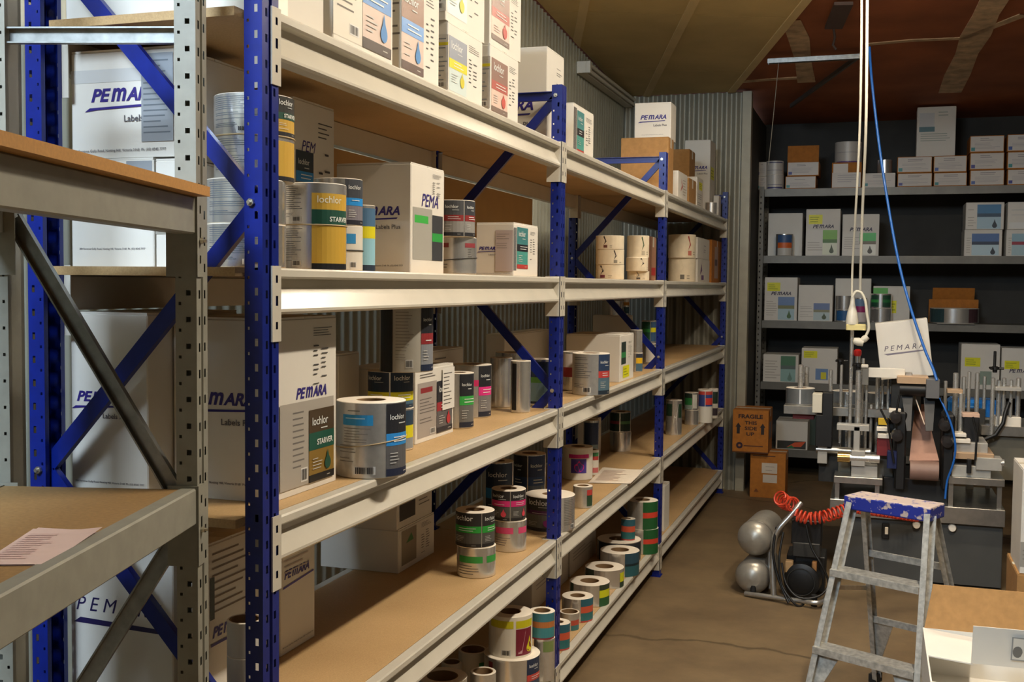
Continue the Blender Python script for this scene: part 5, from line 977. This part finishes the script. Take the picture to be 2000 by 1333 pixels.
# right module
for x, y0, y1, Y, r in ((1846, 744, 830, 6.9, .010), (1865, 728, 870, 6.95, .016), (1880, 735, 938, 7.0, .012), (1876, 768, 870, 6.75, .013), (1892, 726, 820, 6.9, .010), (1906, 728, 938, 7.05, .013), (1922, 735, 820, 7.1, .010), (1938, 738, 850, 6.95, .012), (1950, 742, 838, 7.0, .013), (1960, 738, 838, 7.02, .012), (1974, 742, 838, 7.0, .010), (1988, 738, 838, 7.05, .014)): prod('chrome_post', x, y0, y1, Y, r)
pbox('post_plate', 1850, 1881, 762, 768, 6.75, .1, TANP); pbox('post_plate', 1944, 1996, 758, 763, 6.92, .14, LGREY); pbox('roller_cap', 1880, 1914, 809, 815, 6.70, .1, mat('#d8b49c', .4))
pbox('drive_box', 1881, 1913, 815, 862, 6.70, .12, BLACK); pbox('spacer_plate', 1861, 1888, 848, 853, 6.64, .12, PAPER); pbox('spacer_plate', 1864, 1896, 859, 865, 6.64, .12, PAPER)
pbox('bed_block', 1864, 1930, 867, 888, 6.66, .3, LGREY); pbox('bed_rail', 1862, 1942, 888, 896, 6.62, .3, TANP); pbox('carriage', 1906, 1958, 897, 918, 6.60, .12, LGREY); hrod('roller_end', 1954, 1961, 905, 6.62, .022, CHROME)
pbox('bed_block', 1856, 1936, 913, 938, 6.62, .4, LGREY); pbox('clamp', 1888, 1898, 898, 925, 6.58, .03, BLACK); pbox('bench_top', 1916, 2060, 838, 850, 6.98, .5, STEEL); pbox('bench_body', 1925, 2060, 850, 936, 7.02, .4, OLIVE); pbox('white_block', 1944, 1995, 816, 838, 6.99, .1, PAPER)
mb = MB(); q = at(1962, 826, Y=6.98); mb.tube([q+V((.02, 0, .12)), q+V((0, -.02, .06)), q+V((-.01, -.03, 0)), q+V((-.05, -.04, -.07)), q+V((-.11, -.04, -.10))], .012, BLACK); mb.build('cable', lm, 60)
for x, y in ((1790, 1026), (1860, 1032)):
    q = at(x, y, Y=6.60); mb = MB(); mb.lathe(q, [(0, -.012), (.018, -.012), (.022, .0), (.022, .02), (0, .02)], PAPER, 18, axis=(0, 1, 0)); mb.build('pressure_gauge', lm, 40)
pbox('switch_box', 1722, 1737, 1024, 1052, 6.60, .018, BLACK); pbox('switch', 1728, 1735, 1031, 1044, 6.59, .01, PAPER)
for pts in (((1757, 772), (1752, 800), (1749, 815)), ((1838, 775), (1845, 800), (1847, 830)), ((1900, 815), (1908, 850), (1905, 900)), ((1720, 800), (1735, 830), (1740, 870), (1746, 905))):
    mb = MB(); mb.tube([at(x, y, Y=6.58) for x, y in pts], .006, BLACK); mb.build('cable', lm, 60)
def mroll(label, x0, x1, yt, yb, Y, body, arts=()):
    z = at((x0+x1)/2, yb, Y=Y).z; return roll(label, z, x0, x1, yt, X=at((x0+x1)/2, yt, Y=Y+.0).x, body=body, arts=arts, name='film_roll')
FILM = mat('#8d9296', .25, .6, .05, 20)
ztab = at(1748, 801, Y=6.86).z+.001
for lab, x0, x1, yt, Y in (('grey film roll on the left end of the machine reel table', 1536, 1591, 760, 7.0), ('bluish film roll behind the black motor', 1627, 1682, 766, 7.12), ('clear film roll behind the chrome posts', 1696, 1744, 770, 7.22)):
    roll(lab, ztab, x0, x1, yt, X=at((x0+x1)/2, yt, Y=Y).x, body=FILM, name='film_roll', hole=.42, arts=[((x0+x1)/2-2, (x0+x1)/2+1, plain((.05, .95, '#c9ccce')))])
z = at(1900, 812, Y=7.2).z; a = at(1850, 812, Y=7.2); b = at(1950, 812, Y=7.2)
bl = thing('film_pack', 'bright blue plastic wrapped pack behind the right posts', 'pack', (a.x, 7.2, z)); mb = MB(); mb.cbox((a.x, 7.14, z), (b.x, 7.34, z+.10), mat('#1f6fc0', .25, 0, .3, 12), .02); mb.build('wrap', bl)
printpart(bl, [('bars', .03, .03, .2, .07, 2, '#7fb4e0')], lambda u, v, d: V((a.x+u, 7.14-d, z+v)))
mb = MB(); mb.box((a.x-.02, 7.13, z-.014), (b.x+.02, 7.36, z-.001), STEEL); mb.build('pack_tray', lm)
mb = MB(); mb.box((a.x+.12, 7.2, .45), (a.x+.16, 7.24, z-.014), STEEL); mb.build('tray_column', lm)
# tilted carton lying on the machine head
pc = at(1770, 742, Y=6.86); T = Matrix.Translation(pc+V((0, 0, .01))) @ Matrix.Rotation(math.radians(7), 4, 'Y') @ Matrix.Rotation(math.radians(-6), 4, 'X')
T = Matrix.Translation(pc+V((0, 0, .012))) @ Matrix.Rotation(math.radians(-7.5), 4, 'Y')
carton_at('tilted white carton with purple logo resting on the machine head', -.14, .15, .0, .16, .0, .335, E=[('t', .035, .165, .22, 'P E M A R A', '#4a4456', .28, .015), ('p', [(.03, .15), (.25, .155), (.25, .147), (.05, .14)], '#7a7482')], T=T)
# a dark support block under the carton
pbox('head_support', 1740, 1800, 742, 800, 6.88, .12, DARK)
# ================================================================ COMPRESSOR
SIL = mat('#a9a59b', .35, .5, .08, 20)
cp = thing('air_compressor', 'twin tank silver air compressor with black pump on the floor', 'compressor', (.75, 6.1, 0))
def tank(px, py, Y, r, L, ex, ey):
    a = at(px, py, Y=Y); d = V((ex, ey, 0)).normalized(); mb = MB()
    pr = [(0, -r*.62), (r*.45, -r*.56), (r*.78, -r*.36), (r*.95, -r*.12), (r, 0), (r, L), (r*.95, L+r*.12), (r*.78, L+r*.36), (r*.45, L+r*.56), (0, L+r*.62)]
    mb.lathe(a, pr, SIL, 36, axis=d); mb.build('tank', cp, 50)
    mb = MB(); mb.lathe(a, [(r+.001, .012), (r+.003, .014), (r+.003, .02), (r+.001, .022)], mat('#8a877e', .4, .5), 36, axis=d); mb.build('weld_seam', cp, 50); return a, d
ta, td = tank(1474, 1052, 6.08, .094, .34, .10, 1); tb, _ = tank(1469, 1127, 6.06, .092, .34, .10, 1)
def ptube(name, pts, r, m, parent=cp, sub=4):
    P = [at(x, y, Y=Y) for x, y, Y in pts]; out = []
    for i in range(len(P)-1):
        p0, p1, p2, p3 = P[max(i-1, 0)], P[i], P[i+1], P[min(i+2, len(P)-1)]
        for k in range(sub):
            t = k/sub; out.append(.5*((2*p1)+(p2-p0)*t+(2*p0-5*p1+4*p2-p3)*t*t+(3*p1-p0-3*p2+p3)*t**3))
    out.append(P[-1]); mb = MB(); mb.tube(out, r, m, 10); return mb.build(name, parent, 60)
ptube('base_tube', [(1455, 1160, 6.0), (1500, 1166, 5.96), (1560, 1174, 5.92), (1602, 1178, 5.9), (1615, 1165, 6.1), (1618, 1150, 6.35)], .013, ALU)
ptube('handle_tube', [(1511, 1163, 5.96), (1509, 1110, 5.98), (1512, 1060, 6.0), (1520, 1035, 6.0), (1540, 1012, 6.02), (1557, 992, 6.04), (1564, 984, 6.06)], .016, ALU)
ptube('upright_tube', [(1504, 1150, 6.1), (1503, 1080, 6.12), (1506, 1040, 6.14)], .010, ALU)
for z in (0, 1): 
    q = at(1470 if z == 0 else 1590, 1172, Y=6.0 if z == 0 else 5.92); mb = MB(); mb.cyl((q.x, q.y+.02, 0), (q.x, q.y+.02, .06), .016, RUBBER, 12); mb.build('rubber_foot', cp, 40)
q = at(1566, 1135, Y=6.06); mb = MB(); mb.lathe(q, [(0, -.03), (.06, -.03), (.095, -.015), (.098, .06), (0, .06)], BLACK, 32, axis=(.1, 1, 0)); mb.build('fan_cowl', cp, 40)
mb = MB(); mb.lathe(q, [(.070, -.034), (.074, -.034), (.074, -.03), (.070, -.03)], DARK, 32, axis=(.1, 1, 0)); mb.build('cowl_ring', cp, 40)
def cbx(name, x0, x1, y0, y1, Y, dy, m): 
    a = at(x0, y1, Y=Y); b = at(x1, y0, Y=Y); mb = MB(); mb.cbox((a.x, Y, a.z), (b.x, Y+dy, b.z), m, .004); return mb.build(name, cp)
cbx('pump_head', 1545, 1605, 1020, 1062, 6.08, .16, BLACK)
for i in range(5): cbx('cooling_fin', 1548, 1602, 1064+i*5, 1066+i*5, 6.07, .18, DARK)
cbx('crankcase', 1552, 1600, 1062, 1110, 6.11, .14, BLACK); cbx('tan_bracket', 1533, 1549, 1098, 1118, 6.05, .05, mat('#b9966a', .5)); cbx('tan_bracket', 1585, 1595, 1100, 1125, 6.05, .05, mat('#b07c4a', .5)); cbx('motor', 1535, 1612, 1090, 1150, 6.16, .22, BLACK)
ptube('air_hose', [(1530, 1040, 5.99), (1522, 1090, 5.95), (1526, 1140, 5.93), (1545, 1172, 5.9), (1560, 1185, 5.9), (1570, 1180, 5.92)], .006, BLACK)
ptube('air_hose', [(1574, 1025, 6.0), (1585, 1070, 5.98), (1605, 1105, 5.96), (1618, 1140, 5.96), (1600, 1165, 5.92), (1560, 1168, 5.9), (1535, 1140, 5.93), (1527, 1100, 5.96)], .006, BLACK)
ptube('air_hose', [(1517, 1030, 6.0), (1510, 1080, 5.97), (1520, 1130, 5.95), (1540, 1178, 5.9)], .007, BLACK)
# orange coiled hose
def coil(pts, n, R, r, m):
    P = [at(x, y, Y=Y) for x, y, Y in pts]; out = []; N = n*14
    for i in range(N+1):
        s = i/N*(len(P)-1); k = min(int(s), len(P)-2); t = s-k; p = P[k].lerp(P[k+1], t); d = (P[k+1]-P[k]).normalized(); u = d.cross(V((0, 0, 1))).normalized(); v = u.cross(d); q = i/14*2*math.pi
        out.append(p+(u*math.cos(q)+v*math.sin(q))*R)
    mb = MB(); mb.tube(out, r, m, 6); return mb
ORG = mat('#d2452a', .4)
hz = thing('coiled_hose', 'orange coiled air hose looped from compressor to machine', 'hose', tuple(at(1530, 985, Y=6.05)))
coil([(1522, 972, 6.03), (1536, 984, 6.10), (1552, 986, 6.03)], 6, .036, .006, ORG).build('coil', hz, 60)
coil([(1553, 1006, 6.0), (1580, 1014, 6.0), (1610, 1010, 6.0), (1640, 1000, 6.05), (1665, 992, 6.1)], 14, .030, .0055, ORG).build('coil', hz, 60)
coil([(1665, 992, 6.1), (1710, 998, 6.2), (1750, 1004, 6.3), (1790, 1010, 6.45)], 16, .026, .0055, ORG).build('coil', hz, 60)
# ================================================================ CABLES FROM THE CEILING
WC = mat('#d5d0bf', .5)
def cable(name, label, cat, pts, r, m):
    P = [at(x, y, Y=Y) for x, y, Y in pts]; t = thing(name, label, cat, tuple(P[-1])); ptube('cord', pts, r, m, t); return t
top = (1693, -60, 6.02)
t = cable('power_cord', 'white power cord hanging from the ceiling with a plug', 'cord', [(1697, -140, 5.75), (1694, 0, 6.0), (1693, 120, 6.1), (1691, 260, 6.2), (1685, 400, 6.4), (1681, 520, 6.55), (1680, 568, 6.6)], .0075, WC)
ptube('cord_loop', [(1666, 578, 6.6), (1672, 570, 6.6), (1682, 572, 6.6), (1690, 588, 6.6), (1693, 612, 6.6), (1697, 640, 6.6), (1692, 655, 6.6)], .008, WC, t)
q = at(1689, 662, Y=6.6); mb = MB(); mb.lathe(q, [(0, -.02), (.016, -.02), (.02, 0), (.016, .02), (0, .03)], WC, 14, axis=(-.6, 0, -.5)); mb.build('plug', t, 40)
q = at(1676, 668, Y=6.6); mb = MB(); mb.lathe(q, [(0, -.03), (.02, -.03), (.024, 0), (.018, .025), (0, .03)], WC, 14, axis=(-1, 0, .2)); mb.build('plug_top', t, 40)
t = cable('power_cord', 'second white cord hanging beside it with a bell shaped socket', 'cord', [(1682, -140, 5.8), (1683, 0, 6.06), (1682, 120, 6.18), (1679, 260, 6.3), (1672, 400, 6.46), (1665, 520, 6.64), (1664, 590, 6.66)], .0065, WC)
q = at(1664, 634, Y=6.66); mb = MB(); mb.lathe(q, [(0, 0), (.034, 0), (.036, .02), (.028, .07), (.014, .12), (.010, .16), (0, .165)], mat('#d9d4c6', .3), 22); mb.build('bell_socket', t, 40)
a = at(1652, 645, Y=6.63); b = at(1692, 629, Y=6.63); mb = MB(); mb.cbox((a.x, 6.63, a.z), (b.x, 6.69, a.z+.035), mat('#d8c98a', .5), .006); mb.build('socket_base', t)
t = cable('air_line', 'blue air line running from the ceiling down to the machine', 'hose', [(1698, 92, 7.2), (1703, 160, 7.15), (1718, 290, 7.1), (1738, 420, 7.0), (1757, 520, 6.9), (1778, 600, 6.8), (1805, 680, 6.7), (1822, 720, 6.64), (1830, 744, 6.60)], .008, mat('#1f63b8', .35))
ptube('air_line_tail', [(1836, 778, 6.59), (1846, 800, 6.57), (1858, 830, 6.56), (1866, 870, 6.55), (1862, 905, 6.56), (1850, 940, 6.57), (1846, 975, 6.56)], .006, mat('#1f63b8', .35), t)
# ---- clear the builder's notes from the objects
for o in bpy.data.objects:
    for k in ('_o', '_top', '_c', '_r'):
        if k in o: del o[k]
